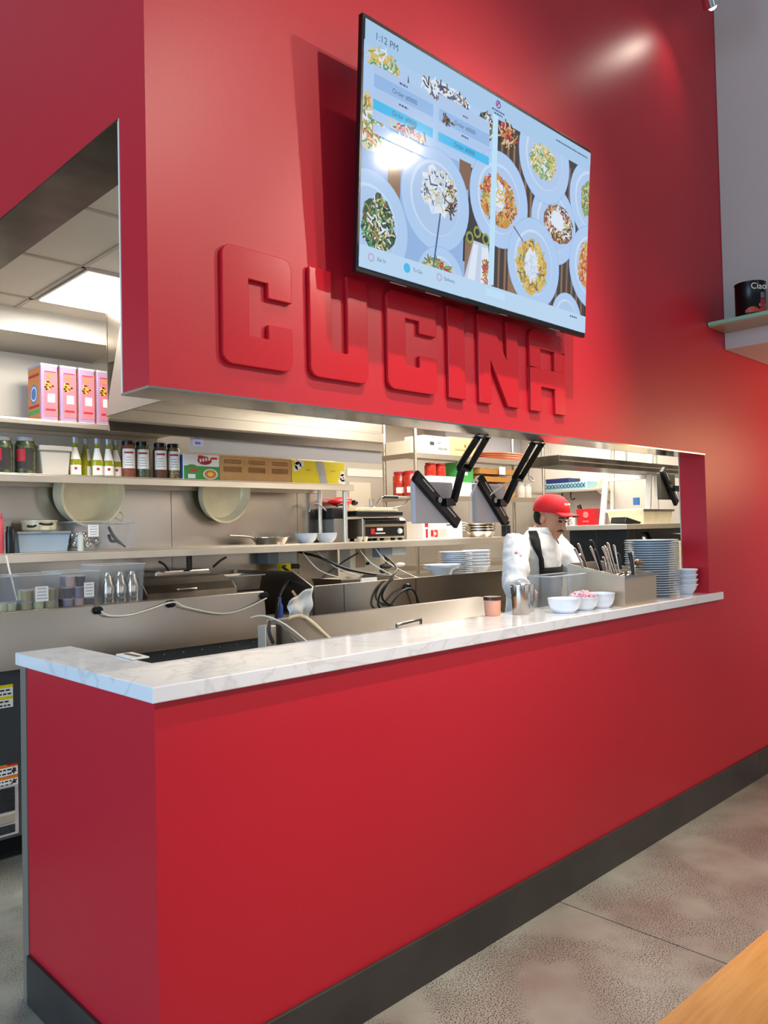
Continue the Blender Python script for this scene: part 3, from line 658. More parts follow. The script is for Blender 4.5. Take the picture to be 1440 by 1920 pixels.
jar('squeeze_bottle', .497, 2.40, Z1, .022, .135, BLACK, BLACK, 'slim black bottle between the red bottle and the grey pan', None, 'cap', cat='bottle')
jar('squeeze_bottle', .435, 2.42, Z1, .035, .20, mat('rose_plastic','d0505e',.4), mat('rose_plastic','d0505e',.4), 'rose red bottle cut by the left edge of the photo', None, 'cap', cat='bottle')
jar('green_bottle', .862, 2.41, Z1, .016, .10, mat('frosted_plastic','c9d0c4',.3), GREYP, 'tiny bottle with green base between the pan and the clear bin', None, 'cap', cat='bottle')
m = MB(); m.cyl((.862,2.41,Z1),.0175,.028,16); 
bpy.data.objects['green_bottle']['label'] = 'tiny frosted bottle between the grey pan and the clear bin'
def clear_bin(name, x0, x1, y0, y1, z0, h, label, grp=None):
    t = thing(name, label, 'bin', ((x0+x1)/2,(y0+y1)/2,z0), grp)
    m = MB(); open_box(m,x0,x1,y0,y1,z0,z0+h,.003,.01); m.build('bin_body', CLEAR, t)
    m = MB()
    for a,b,c,d in ((x0-.004,x1+.004,y0-.004,y0+.003),(x0-.004,x1+.004,y1-.003,y1+.004),(x0-.004,x0+.003,y0+.0031,y1-.0031),(x1-.003,x1+.004,y0+.0031,y1-.0031)): m.box(a,b,c,d,z0+h,z0+h+.006)
    m.build('rim', CLEARR, t, bevel=.0015); return t
def tagp(x0,x1,z0,z1,y,t):
    m = MB(); label_quads(m,x0,x1,z0,z1,y,0,1,4); m.build('paper_label',[PAPER,mat('faded_ink','8a96b4',.6)],t)
t = clear_bin('clear_bin', .82, 1.015, 2.39, 2.62, Z1, .155, 'clear plastic bin of whisks and gadgets beside the grey pan'); tagp(.895,.955,Z1+.075,Z1+.14,2.388,t)
t = thing('steel_gadgets', 'pile of small steel kitchen gadgets inside the clear bin', 'utensils', (.92,2.5,Z1)); m = MB()
for k in range(34): m.ell((.85+random.random()*.14,2.42+random.random()*.16,Z1+.028+random.random()*.06),(.024,.02,.018),10)
m.build('gadget', STEELM, t, smooth=60); m = MB()
for k in range(6): m.tube([(.86+random.random()*.1,2.45,Z1+.03),(.86+random.random()*.12,2.5,Z1+.10)],.004,6)
m.build('gadget_handle', BLACK, t)
t = clear_bin('clear_bin', 1.022, 1.165, 2.39, 2.62, Z1, .145, 'clear plastic bin with black tongs, right of the gadget bin')
o = MB().tube([(1.04,2.45,Z1+.13),(1.07,2.45,Z1+.075),(1.10,2.45,Z1+.045),(1.14,2.45,Z1+.012)],[.008,.011,.009,.004],8).tube([(1.045,2.46,Z1+.085),(1.06,2.46,Z1+.05),(1.09,2.46,Z1+.045),(1.14,2.47,Z1+.02)],[.009,.010,.007,.004],8).build('kitchen_tongs', BLACK, smooth=60)
tag(o,'black handled tongs lying in the clear bin','tongs')
# frying pan and bowls on the lower shelf
def fry_pan(x, y, z, r, label, ang=180, up=.05, grp=None, h=.045):
    t = thing('frying_pan', label, 'pan', (x,y,z), grp)
    m = MB(); m.lathe([(0,0),(r*.72,0),(r*.97,h),(r,h),(r,h+.003),(r*.94,h),(r*.70,.006),(0,.005)], (x,y,z), 32); m.build('pan_body', STEELM, t, smooth=40)
    a = R(ang); c, s = math.cos(a), math.sin(a)
    m = MB(); m.tube([(x+c*r*.93,y+s*r*.93,z+h*.7),(x+c*(r+.04),y+s*(r+.04),z+h+.01),(x+c*(r+.19),y+s*(r+.19),z+h+up)], [.009,.007,.010], 8); m.build('handle', STEEL, t, smooth=60)
    return t
fry_pan(2.19, 2.50, Z1, .135, 'wide steel frying pan with long handle pointing left on the lower shelf', 180, .02)
def bowl(name, x, y, z, r, h, label, grp=None, m_=None, wide=False, cat='bowl'):
    t = MB()
    pr = [(0,0),(r*.60,0),(r*.64,.006),(r*.84,h*.30),(r*.95,h*.62),(r*.98,h*.9),(r,h*.93),(r,h),(r*.95,h),(r*.91,h*.6),(r*.78,h*.3),(r*.5,.012),(0,.010)] if not wide else [(0,0),(r*.42,0),(r*.46,.006),(r*.66,h*.72),(r*.98,h*.95),(r,h),(r*.96,h),(r*.62,h*.75),(r*.42,.012),(0,.010)]
    if name == 'soup_bowl': pr = [(0,0),(r*.55,0),(r*.60,.006),(r*.84,h*.55),(r*.90,h*.8),(r,h*.9),(r,h),(r*.94,h),(r*.8,h*.6),(r*.5,.012),(0,.010)]
    t.lathe(pr,(0,0,0),40); o = t.build(name, m_ or CERAM, None, smooth=45); o.location = (x,y,z)
    return tag(o, label, cat, grp)
bowl('white_bowl', 2.49, 2.50, Z1, .080, .068, 'white bowl beside the frying pan on the lower shelf', 'white bowls on the lower shelf')
bowl('white_bowl', 2.675, 2.50, Z1, .078, .068, 'white bowl beside the shelf post, right of the other bowl', 'white bowls on the lower shelf')
for k,(x,lb) in enumerate(((2.905,'left of two small cream cups in front of the press grill'),(2.955,'right of two small cream cups in front of the press grill'))):
    bowl('sauce_cup', x, 2.40, Z1, .022, .035, lb, 'small cream cups on the lower shelf', mat('cream_ceramic','f2e6c8',.3), cat='cup')
# panini press
pg = thing('panini_press', 'steel and black panini press with red switch on the lower shelf', 'grill', (3.2,2.56,Z1))
x0,x1 = 2.98,3.42
m = MB(); m.box(x0,x1,2.45,2.72,Z1+.02,Z1+.165); m.build('base', STEEL, pg, bevel=.006)
m = MB(); m.box(x0+.03,x1-.01,2.446,2.4495,Z1+.035,Z1+.105); m.build('control_panel', BLACK, pg)
m = MB(); m.box(x0+.075,x0+.115,2.44,2.4455,Z1+.05,Z1+.09); m.build('switch', REDB, pg, bevel=.002)
m = MB(); m.box(x0+.14,x0+.20,2.443,2.4455,Z1+.075,Z1+.095); m.box(x0+.125,x0+.225,2.443,2.4455,Z1+.052,Z1+.060); m.build('badge', PAPER, pg)
m = MB(); m.lathe([(0,0),(.022,0),(.018,.016),(0,.016)], n=16, M=Matrix.Translation((x1-.06,2.4455,Z1+.07)) @ Euler((R(90),0,0)).to_matrix().to_4x4()); m.build('knob', WHITEP, pg, smooth=40)
m = MB(); m.prism([(2.435,Z1+.125),(2.43,Z1+.15),(2.46,Z1+.170),(2.46,Z1+.125)], lambda y,z:(x0+.01,y,z), lambda y,z:(x1-.005,y,z)); m.build('drip_tray', STEELM, pg)
m = MB(); m.box(x0-.06,x1-.02,2.44,2.72,Z1+.185,Z1+.222); m.build('upper_plate', BLACK, pg, bevel=.008)
m = MB(); m.prism([(x0-.06,Z1+.2225),(x1-.05,Z1+.2225),(x1-.07,Z1+.25),(x0-.03,Z1+.25)], lambda x,z:(x,2.46,z), lambda x,z:(x,2.70,z)); m.build('top_cover', ALU, pg, bevel=.004)
m = MB(); m.cyl((3.20,2.58,Z1+.25),.02,.07,12); m.lathe([(0,0),(.05,0),(.03,.012),(0,.014)],(3.20,2.58,Z1+.249),16); m.build('spring_post', STEEL, pg, smooth=40)
m = MB(); m.tube([(3.30,2.47,Z1+.24),(3.40,2.42,Z1+.27),(3.43,2.40,Z1+.325),(3.13,2.40,Z1+.325),(3.10,2.42,Z1+.27),(3.05,2.5,Z1+.25)],.006,8,smooth=False); m.build('handle_bar', STEELM, pg, smooth=60)
m = MB(); m.tube([(3.15,2.40,Z1+.325),(3.30,2.40,Z1+.325)],.013,10); m.build('grip', BLACK, pg, smooth=60)
for x in (x0+.02,x0+.1,x1-.1,x1-.02):
    m = MB(); m.cyl((x,2.48,Z1),.018,.0195,10); m.cyl((x,2.68,Z1),.018,.0195,10); m.build('foot', RUBBER, pg)
t = thing('small_appliance', 'grey appliance with black hopper partly behind the shelf post', 'appliance', (2.88,2.62,Z1))
m = MB(); m.box(2.80,2.915,2.56,2.72,Z1,Z1+.17); m.build('housing', mat('mid_grey_plastic','8b857c',.5), t, bevel=.008)
m = MB(); m.box(2.78,2.915,2.56,2.72,Z1+.1705,Z1+.25); m.build('hopper', BLACK, t, bevel=.01)
m = MB(); m.tube([(2.62,2.62,Z1+.22),(2.64,2.62,Z1+.27),(2.70,2.62,Z1+.28),(2.78,2.62,Z1+.23)],.006,8); m.build('hose', GREYP, t, smooth=60)
t = thing('red_bag', 'red folded bag with black strap on top of the grey appliance', 'bag', (2.93,2.64,Z1+.25))
m = MB(); m.ell((2.93,2.64,Z1+.295),(.11,.06,.030),20); m.ell((2.96,2.64,Z1+.315),(.09,.05,.018),20); m.build('bag_body', REDB, t, smooth=60)
m = MB(); m.tube([(2.84,2.57,Z1+.26),(2.88,2.57,Z1+.275),(2.93,2.57,Z1+.26)],.008,8); m.build('strap', BLACK, t, smooth=60); m = MB(); m.ell((3.06,2.62,Z1+.29),(.03,.03,.022),12); m.build('buckle', BLACK, t, smooth=60)
def redprint(m):
    y=2.4395
    m.box(3.64,3.68,y-.0005,y,Z1+.095,Z1+.125,0); m.box(3.90,3.98,y-.0005,y,Z1+.105,Z1+.115,1); m.box(3.65,3.675,y-.0005,y,Z1+.01,Z1+.08,2)
    m.box(3.70,3.90,y-.0005,y,Z1+.01,Z1+.08,3); m.box(3.71,3.74,y-.001,y-.0006,Z1+.02,Z1+.07,0); m.box(3.75,3.79,y-.001,y-.0006,Z1+.015,Z1+.03,0); m.box(3.75,3.79,y-.001,y-.0006,Z1+.055,Z1+.07,0); m.box(3.775,3.79,y-.001,y-.0006,Z1+.03,Z1+.055,0)
carton('food_box', 3.62, 4.10, 2.44, 2.62, Z1, Z1+.14, PAPER, 'white box with red printing behind the first order monitor', 'box', redprint, [REDB, INK, INKR, mat('pale_pink','e8c4bc',.5)])
# stacked pans at the right end of the shelf
for k in range(4):
    t = fry_pan(4.45, 2.53, Z1+.022*k, .135, 'steel frying pan in the stack at the right end of the lower shelf', 172 if k < 3 else 165, .0, 'stacked frying pans', .05)
t = thing('black_gadget', 'small black gadget next to the stacked frying pans', 'gadget', (4.67,2.43,Z1))
m = MB(); m.box(4.64,4.70,2.39,2.45,Z1,Z1+.10); m.build('gadget_body', BLACK, t, bevel=.006); m = MB(); m.ell((4.67,2.42,Z1+.125),(.045,.03,.024),14); m.build('gadget_head', BLACK, t, smooth=60)

# ------------------------------------------------------------------ goods on the refrigerated line (z 1.12)
ZB = 1.1205
def bin_line(x0, x1, h, label): return clear_bin('clear_bin', x0, x1, 1.97, 2.22, ZB, h, label)
t = bin_line(.30, .385, .175, 'clear bin of green lidded cups cut by the left edge of the photo')
t = bin_line(.395, .572, .175, 'clear bin of pale green cups with a white label, left of the purple cups'); tagp(.455,.515,ZB+.055,ZB+.125,1.966,t)
t2 = bin_line(.585, .765, .18, 'clear bin packed with purple and pink cups'); tagp(.685,.735,ZB+.06,ZB+.13,1.966,t2)
t3 = bin_line(.785, 1.005, .205, 'tall clear bin holding steel bottles')
def cup(x, y, z, c, label, grp):
    t = thing('portion_cup', label, 'cup', (x,y,z), grp)
    m = MB(); m.lathe([(0,0),(.019,0),(.024,.046),(0,.046)], (x,y,z), 14); m.build('cup_body', c, t, smooth=40)
    m = MB(); m.lathe([(0,0),(.026,0),(.026,.005),(0,.006)], (x,y,z+.0465), 14); m.build('cup_lid', CLEARR, t, smooth=40); return t
GC = mat('pale_green_dressing','c4c99a',.4); GC2 = mat('brownish_dressing','a89a68',.4); PC = mat('purple_sauce','8a7490',.4); PC2 = mat('pink_sauce','caa0a0',.4); DC = mat('dark_sauce','33222a',.4)
for k in range(2):
  for i in range(3):
    for j in range(3-k):
        cup(.43+.054*i, 2.01+.055*j, ZB+.005+.054*k, GC if (i+j)%2 else GC2, 'green portion cup in the labelled clear bin', 'green portion cups in the clear bin')
for i in range(2):
    for j in range(2): cup(.325+.04*i, 2.02+.056*j, ZB+.005, GC, 'green portion cup in the bin at the left edge', 'green portion cups in the edge bin')
for k in range(3):
    for i in range(3-(k==2)):
        for j in range(2):
            cup(.625+.052*i+.01*(k==2), 2.01+.056*j, ZB+.005+.054*k, (PC,DC,PC2)[(i*2+j+k)%3], 'purple or pink portion cup stacked in the clear bin', 'purple and pink portion cups')
def steel_bottle(x, y, label):
    t = thing('steel_bottle', label, 'bottle', (x,y,ZB+.005), 'steel bottles standing in the tall clear bin')
    m = MB(); m.lathe([(0,0),(.029,0),(.031,.004),(.031,.095),(.018,.145),(.015,.155),(.015,.165),(0,.165)], (x,y,ZB+.005), 20); m.build('bottle_body', STEELM, t, smooth=40)
    m = MB(); m.tube([(x+.013,y,ZB+.15),(x+.03,y,ZB+.13),(x+.032,y,ZB+.10)], .003, 6); m.build('handle', BLACK, t); return t
s0 = steel_bottle(.83, 2.02, 'left of three small steel bottles in the tall clear bin')
copy_tree(s0, (.895,2.02,ZB+.005), 'middle of three small steel bottles in the tall clear bin'); copy_tree(s0, (.96,2.02,ZB+.005), 'right of three small steel bottles in the tall clear bin')
o = MB().tube([(.44,2.16,ZB+.05),(.42,2.24,ZB+.27)],.005,8).build('spatula_handle', WIRE, smooth=60); o.name = 'wooden_spoon'; tag(o, 'thin pale spoon handle rising from the green cup bin', 'spoon')
# roll-top well cover with handle, pans behind
t = thing('well_cover', 'dark curved steel cover with loop handle right of the steel bottles', 'cover', (1.33,2.15,ZB))
m = MB(); m.prism([(2.02,ZB),(2.03,ZB+.045),(2.07,ZB+.085),(2.16,ZB+.115),(2.36,ZB+.12),(2.36,ZB)], lambda y,z:(1.045,y,z), lambda y,z:(1.60-.0*(z-ZB),y,z)); c_ = m.build('cover_shell', STEELD, t, bevel=.004)
m = MB(); m.tube([(1.22,2.035,ZB+.055),(1.22,2.0,ZB+.06),(1.32,2.0,ZB+.06),(1.32,2.035,ZB+.055)],.006,8); m.build('handle', STEELM, c_, smooth=60)
t = thing('saucepan', 'wide shallow steel pan with black handles behind the dark cover', 'pan', (1.55,2.53,ZB))
m = MB(); m.box(1.30,1.66,2.40,2.66,ZB,ZB+.145); m.build('pan_body', STEEL, t, bevel=.01)
for a, b in (((1.37,2.38,ZB+.145),(1.30,2.36,ZB+.20)),((1.68,2.40,ZB+.15),(1.75,2.36,ZB+.21))):
    m = MB(); m.tube([a, tuple((p+q)/2+.008 for p,q in zip(a,b)), b], .007, 8); m.build('handle', BLACK, t, smooth=60)
m = MB(); m.box(1.49,1.53,2.385,2.395,ZB+.14,ZB+.24); h_ = m.build('handle', BLACK, t, bevel=.012)
m = MB()
for k in range(4): m.cyl((1.51,2.384,ZB+.165+.017*k),.004,.0005,10,M=None)
m.build('rivet_dot', GREYP, h_)
t = thing('steam_pan', 'small steel steam pan beside the power outlet', 'pan', (1.80,2.12,ZB)); m = MB(); m.box(1.67,1.695,2.0,2.2,ZB,ZB+.02); 
m = MB(); open_box(m,1.655,1.90,2.20,2.42,ZB+.012,ZB+.10,.003,.012); m.build('pan_body', STEEL, t); m = MB(); m.box(1.64,1.915,2.185,2.20,ZB+.095,ZB+.102); m.box(1.64,1.915,2.42,2.435,ZB+.095,ZB+.102); m.box(1.64,1.655,2.20,2.42,ZB+.095,ZB+.102); m.build('rim', STEELM, t)
m = MB(); m.box(1.64,1.70,2.18,2.44,ZB,ZB+.0115); m.build('foot_rail', STEELM, t)
o = MB().lathe([(0,0),(.16,.002),(.17,.008),(.165,.012),(0,.02)],(0,0,0),32,sy=.5).build('cutting_lid', CERAM, smooth=40); o.location=(1.52,2.04,ZB+.0); tag(o,'flat white lid lying on the steel top before the steam pan','lid')
o.location=(1.56,2.10,ZB); o.scale=(.6,.9,1)

# power drop, cables and cloth in the gap
t = thing('power_outlet_box', 'grey outlet box with yellow plug under the lower shelf', 'outlet', (2.38,2.68,1.30))
m = MB(); m.box(2.25,2.34,2.62,2.7315,1.262,1.338); m.build('box_side', mat('blue_grey_box','7f8a90',.5), t); m = MB(); m.box(2.3405,2.50,2.62,2.7315,1.262,1.338); m.build('box_cover', mat('pale_grey_box','bfc1be',.5), t, bevel=.003)
m = MB(); m.box(2.33,2.41,2.57,2.62,1.18,1.262); m.build('yellow_plug', YEL, t, bevel=.004)
m = MB(); m.tube([(2.35,2.56,1.245),(2.25,2.45,1.24),(2.12,2.2,1.20),(1.92,2.05,1.10),(1.84,1.99,.95),(1.82,1.98,.75)], .010, 8); m.build('power_cable', BLACK, t, smooth=60)
m = MB(); m.tube([(2.41,2.60,1.24),(2.50,2.60,1.235)],.016,8); m.tube([(2.37,2.58,1.19),(2.31,2.50,1.05),(2.12,2.2,.98),(1.96,2.0,.80)],.011,8); m.build('power_cable', BLACK, t, smooth=60)
m = MB(); m.tube([(2.45,2.6,1.20),(2.40,2.50,1.10),(2.3,2.3,1.0)],.004,8); m.build('thin_cable', INK, t, smooth=60)
m = MB(); m.tube([(1.83,1.965,.86),(1.825,1.965,.74)],.022,10); m.build('cable_joint', RUBBER, t, smooth=60)
bmx = MB(); n = 12; vs = []
for i in range(n+1):
    for j in range(n+1):
        u, v = i/n, j/n; vs.append((1.835+.19*u+(1-v)*(.05-.10*u)*.6, 1.868+.012*math.sin(u*9+v*4)+.010*math.sin(v*11), .955+.005*u+v*(.12+.075*u)+.008*math.sin(u*12)))
fs = [(i*(n+1)+j,(i+1)*(n+1)+j,(i+1)*(n+1)+j+1,i*(n+1)+j+1) for i in range(n) for j in range(n)]
bmx.add(vs,fs); o = bmx.build('kitchen_towel', mat('towel_white','eceae4',.9,bump=.4,bs=30), smooth=180, solid=.004); tag(o,'crumpled white towel stuffed between the two steel tables','towel')
t = thing('white_tray_box', 'white box with peach wooden stick in the gap between the tables', 'box', (1.95,2.1,0))
m = MB(); m.box(1.75,2.04,1.99,2.25,.80,.965); m.build('box_body', WHITEP, t, bevel=.004); m = MB(); m.box(1.8,2.0,2.0,2.2,.0,.7995); m.build('stand', STEELD, t)
m = MB(); m.tube([(2.03,1.985,.97),(2.02,2.0,1.06),(1.99,2.02,1.12)],.008,8); m.build('stick', mat('peach_wood','e2b488',.6), t, smooth=60)
o = MB().lathe([(0,0),(.022,0),(.022,.07),(.012,.09),(.012,.12),(0,.12)],(1.90,2.03,.9655),16).build('blue_bottle', mat('blue_bottle_plastic','4c68c0',.3), smooth=40); tag(o,'small blue and white bottle behind the black power cable','bottle')
# white cable hanging on the lid of the near table, from the lid edge
o = MB().tube([(1.155,.962,1.10),(1.215,.955,1.103),(1.235,.90,1.075),(1.245,.82,1.022),(1.26,.72,.965),(1.27,.62,.905)],.007,8).build('white_hose', mat('cream_cable','f0d8a8',.5), smooth=60); tag(o,'cream hose lying over the left end of the sloping lid','hose')
o = MB().tube([(1.00,1.03,1.11),(1.05,1.0,1.115),(1.09,.90,1.078),(1.13,.74,.98),(1.16,.60,.90)],.0035,8).build('thin_white_cable', WIRE, smooth=60); tag(o,'thin white cable beside the cream hose on the sloping lid','cable')
t = thing('towel_dispenser', 'beige hook bracket at the left end of the sloping lid', 'bracket', (1.02,1.0,0))
m = MB(); m.box(1.005,1.06,.93,.99,.12,1.08); m.build('bracket_post', SHELF, t, bevel=.004); m = MB(); m.tube([(1.02,.92,1.10),(1.0,.90,1.06),(1.02,.90,1.01)],.008,8); m.build('hook', INK, t, smooth=60)
m = MB(); m.box(1.0,1.065,.925,.995,0,.1195); m.build('foot', STEELD, t)

# things on the steel worktable (top z 1.112)
ZR = 1.1125
t = thing('sheet_pan', 'steel sheet pan with papers at the left end of the worktable', 'pan', (2.55,2.1,ZR))
m = MB(); open_box(m,2.34,2.80,1.97,2.26,ZR,ZR+.05,.003,.01); m.build('pan_body', STEEL, t); m = MB(); m.box(2.50,2.64,1.955,1.968,ZR+.015,ZR+.055); m.build('paper_slip', PAPER, t)
m = MB()
for a in (2.33,2.80): m.box(a,a+.008,1.97,2.26,ZR+.0505,ZR+.056)
m.box(2.33,2.808,1.96,1.9699,ZR+.0505,ZR+.056); m.build('rim', STEELM, t)
def cable(pts, r, label, m_=BLACK, name='black_cable'):
    o = MB().tube(pts, r, 8).build(name, m_, smooth=60); return tag(o, label, 'cable')
cable([(2.50,2.60,1.335),(2.52,2.40,1.30),(2.62,2.25,1.22),(2.78,2.15,1.175),(2.95,2.12,1.15)],.009,'thick black cable falling from the shelf behind the sheet pan')
cable([(2.45,2.35,1.13),(2.75,2.45,1.24),(3.02,2.55,1.31)],.006,'thin black cable crossing behind the sheet pan')
cable([(2.42,2.45,1.335),(2.43,2.3,1.22),(2.48,2.15,1.17)],.0035,'left thin white wire behind the sheet pan',WIRE,'white_wire')
cable([(2.55,2.45,1.335),(2.58,2.3,1.23),(2.66,2.15,1.17)],.0035,'right thin white wire behind the sheet pan',WIRE,'white_wire')
cable([(2.90,2.15,1.30),(2.82,1.95,1.22),(2.70,1.875,1.17),(2.60,1.87,1.06),(2.64,1.87,1.0),(2.74,1.87,.97)],.007,'black looped cable hanging over the front of the steel worktable')
cable([(2.62,1.868,.95),(2.56,1.868,1.0),(2.60,1.868,1.09),(2.70,1.87,1.155)],.007,'black cable arc at the left of the looped cable')
cable([(2.66,1.862,.98),(2.76,1.862,1.06),(2.85,1.862,1.082),(2.90,1.862,1.05),(2.94,1.862,.96)],.007,'black cable bowing down from the knob on the worktable')
o = MB().lathe([(0,0),(.022,0),(.026,.01),(.02,.026),(0,.028)], n=14, M=Matrix.Translation((2.86,1.8995,1.09)) @ Euler((R(90),0,0)).to_matrix().to_4x4()).build('cord_knob', BLACK, smooth=40); tag(o,'round black knob on the front of the steel worktable','knob')
t = thing('junction_box', 'grey junction box with hanging plugs under the lower shelf by the worktable', 'outlet', (3.15,2.5,1.30))
m = MB(); m.box(3.12,3.25,2.42,2.50,1.275,1.345); m.build('box_side', mat('blue_grey_box','7f8a90',.5), t); m = MB(); m.box(3.2505,3.40,2.42,2.50,1.285,1.345); m.build('box_cover', mat('pale_grey_box','bfc1be',.5), t, bevel=.003)
m = MB(); m.ell((3.12,2.36,1.21),(.06,.03,.02),12); m.ell((3.06,2.33,1.18),(.03,.02,.02),12); m.tube([(3.2,2.44,1.275),(3.16,2.38,1.22)],.012,8); m.build('plug', INK, t, smooth=60)
m = MB(); m.ell((3.27,2.36,1.215),(.055,.02,.018),12); m.build('white_plug', WHITEP, t, smooth=60)
for x, l in ((2.90,'left'),(3.06,'right')):
    cable([(x,2.40,1.34),(x+.02,2.3,1.24),(x+.06,2.1,1.15),(x+.10,2.02,1.125),(x+.04,2.05,1.14)],.0035,l+' thin pale wire looping down near the junction box',WIRE,'white_wire')
t = thing('wall_cabinet', 'cream electrical cabinet on the far wall seen under the lower shelf', 'cabinet', (3.1,2.72,1.2))
m = MB(); m.box(2.985,3.30,2.60,2.72,1.17,1.343); m.build('cabinet_body', mat('cream_box','efe6d2',.6), t, bevel=.004); m = MB(); m.box(3.04,3.13,2.59,2.5995,1.20,1.34); m.build('panel_door', mat('tan_panel','b59c84',.6), t, bevel=.003); m = MB(); m.box(3.145,3.175,2.592,2.5995,1.215,1.235); m.build('latch', BLACK, t)
bowl('pasta_bowl', 3.39, 2.05, ZR, .14, .085, 'wide rimmed white bowl on the steel worktable', wide=True)
bowl('pasta_bowl', 3.39, 2.05, ZR+.018, .138, .085, 'upper wide rimmed white bowl nested in the other', wide=True)
def plate_obj(x, y, z, r, label, grp, m_):
    o = MB().lathe([(0,0),(r*.58,0),(r*.60,.004),(r*.92,.013),(r,.015),(r,.018),(r*.97,.0185),(r*.62,.009),(0,.008)],(0,0,0),40).build('dinner_plate', m_, smooth=50); o.location=(x,y,z); return tag(o,label,'plate',grp)
p0 = plate_obj(3.675, 2.16, ZR, .128, 'white plate in the stack on the steel worktable behind the person', 'plates stacked on the worktable', CERAM)
for k in range(1, 13): copy_tree(p0, (3.675+.004*((k*7)%3-1), 2.16, ZR+.0142*k))
b0 = bowl('soup_bowl', 3.95, 2.18, ZR, .112, .07, 'white bowl in the stack on the worktable next to the plates', 'bowls stacked on the worktable')
for k in range(1, 6): copy_tree(b0, (3.95+.003*((k*5)%3-1), 2.18, ZR+.024*k))
o = MB().ell((4.20,2.03,1.30),(.03,.03,.03),14).build('blue_cap', mat('deep_blue_plastic','2a2f9a',.35), smooth=60); o.name='blue_topped_bottle'; 
tag(o, None, None)
D.objects.remove(o)
t = thing('blue_topped_bottle', 'clear bottle with blue cap beside the shoulder of the person', 'bottle', (4.20,2.03,ZR)); m = MB(); m.lathe([(0,0),(.028,0),(.028,.13),(.014,.16),(0,.16)],(4.20,2.03,ZR),16); m.build('glass', mat('frosted_plastic','c9d0c4',.3), t, smooth=40); m = MB(); m.ell((4.20,2.03,ZR+.185),(.030,.030,.028),14); m.build('cap', mat('deep_blue_plastic','2a2f9a',.35), t, smooth=60)

# ------------------------------------------------------------------ order monitors hung on arms from the header
def bar(m, a, b, w, d, mi=0):
    a = Vector(a); b = Vector(b); t = (b-a).normalized(); s = t.cross(Vector((0,1,0))).normalized(); u = t.cross(s)
    vs = [p+s*i*w/2+u*j*d/2 for p in (a,b) for i,j in ((-1,-1),(1,-1),(1,1),(-1,1))]
    m.add(vs, [(0,1,2,3),(7,6,5,4),(0,4,5,1),(1,5,6,2),(2,6,7,3),(3,7,4,0)], mi)
def kds(x0, x1, z0, z1, y, arms, knee, low, rail, label, m_, cable_pts):
    t = thing('order_monitor', label, 'monitor', ((x0+x1)/2, y, z0), 'order monitors hanging from the header')
    cx, cz = (x0+x1)/2, (z0+z1)/2
    m = MB(); m.box(x0,x1,y,y+.028,z0,z1); m.build('housing', m_, t, bevel=.006)
    m = MB(); m.box(x0+.01,x1-.01,y+.0285,y+.030,z0+.01,z1-.01); m.build('screen', BLACKM, t)
    m = MB(); a, b = rail; bar(m,(a[0],y-.012,a[1]),(b[0],y-.012,b[1]),.050,.022); r_ = m.build('mount_rail', BLACKM, t, bevel=.004)
    m = MB(); dx, dz = b[0]-a[0], b[1]-a[1]
    for f, g in ((.12,.36),(.68,.88)): bar(m,(a[0]+dx*f+.006,y-.0245,a[1]+dz*f+.006),(a[0]+dx*g+.006,y-.0245,a[1]+dz*g+.006),.006,.0015)
    m.build('rail_slot', GREYP, r_)
    m = MB(); m.lathe([(0,0),(.013,0),(.013,.008),(0,.008)], n=16, M=Matrix.Translation((a[0]+dx*.5,y-.024,a[1]+dz*.5)) @ Euler((R(90),0,0)).to_matrix().to_4x4()); m.build('pivot_screw', STEELM, r_, smooth=40)
    for p, q in zip(arms, knee):
        m = MB(); bar(m,p,q,.020,.026); m.build('arm', BLACKM, t, bevel=.003)
    m = MB(); kc = tuple(sum(k[i] for k in knee)/2 for i in range(3)); bar(m,knee[0],knee[1],.032,.03); bar(m,(kc[0]-.01,kc[1],kc[2]),low,.026,.026); bar(m,low,(a[0]+dx*.62,y-.03,a[1]+dz*.55),.034,.03); m.build('lower_arm', BLACKM, t, bevel=.003)
    m = MB(); m.box(arms[0][0]-.012,arms[1][0]+.012,arms[0][1]-.014,arms[0][1]+.014,1.826,1.8305); m.build('mount_plate', BLACKM, t)
    m = MB(); m.tube(cable_pts,.0035,8); m.build('cable', WIRE, t, smooth=60)
    return t
kds(1.475,1.725,1.495,1.675,.50, [(1.50,.175,1.828),(1.555,.175,1.828)], [(1.65,.40,1.735),(1.715,.40,1.73)], (1.69,.47,1.587), ((1.465,1.70),(1.735,1.49)),
    'grey backed order monitor hanging left, nearest the header centre', GREYP, [(1.78,.40,1.70),(1.76,.42,1.67),(1.80,.42,1.68),(1.79,.46,1.60),(1.80,.47,1.50)])
kds(1.885,2.115,1.495,1.675,.50, [(1.878,.175,1.828),(1.94,.175,1.828)], [(2.045,.40,1.70),(2.095,.40,1.698)], (2.06,.47,1.585), ((1.895,1.70),(2.085,1.495)),
    'grey backed order monitor hanging right, above the red cap', GREYP, [(2.02,.30,1.76),(2.16,.40,1.70),(2.24,.43,1.69),(2.26,.45,1.71),(2.20,.45,1.72),(2.02,.45,1.665),(1.96,.48,1.62)])
kds(3.70,3.90,1.625,1.79,.50, [(3.86,.16,1.828),(3.92,.16,1.828)], [(4.02,.40,1.78),(4.06,.40,1.78)], (3.97,.47,1.69), ((3.70,1.81),(3.88,1.60)),
    'dark backed order monitor at the right end of the opening', mat('olive_dark_plastic','4b463c',.5), [(3.9,.48,1.70),(3.93,.50,1.66),(3.96,.50,1.62),(3.99,.50,1.60)])

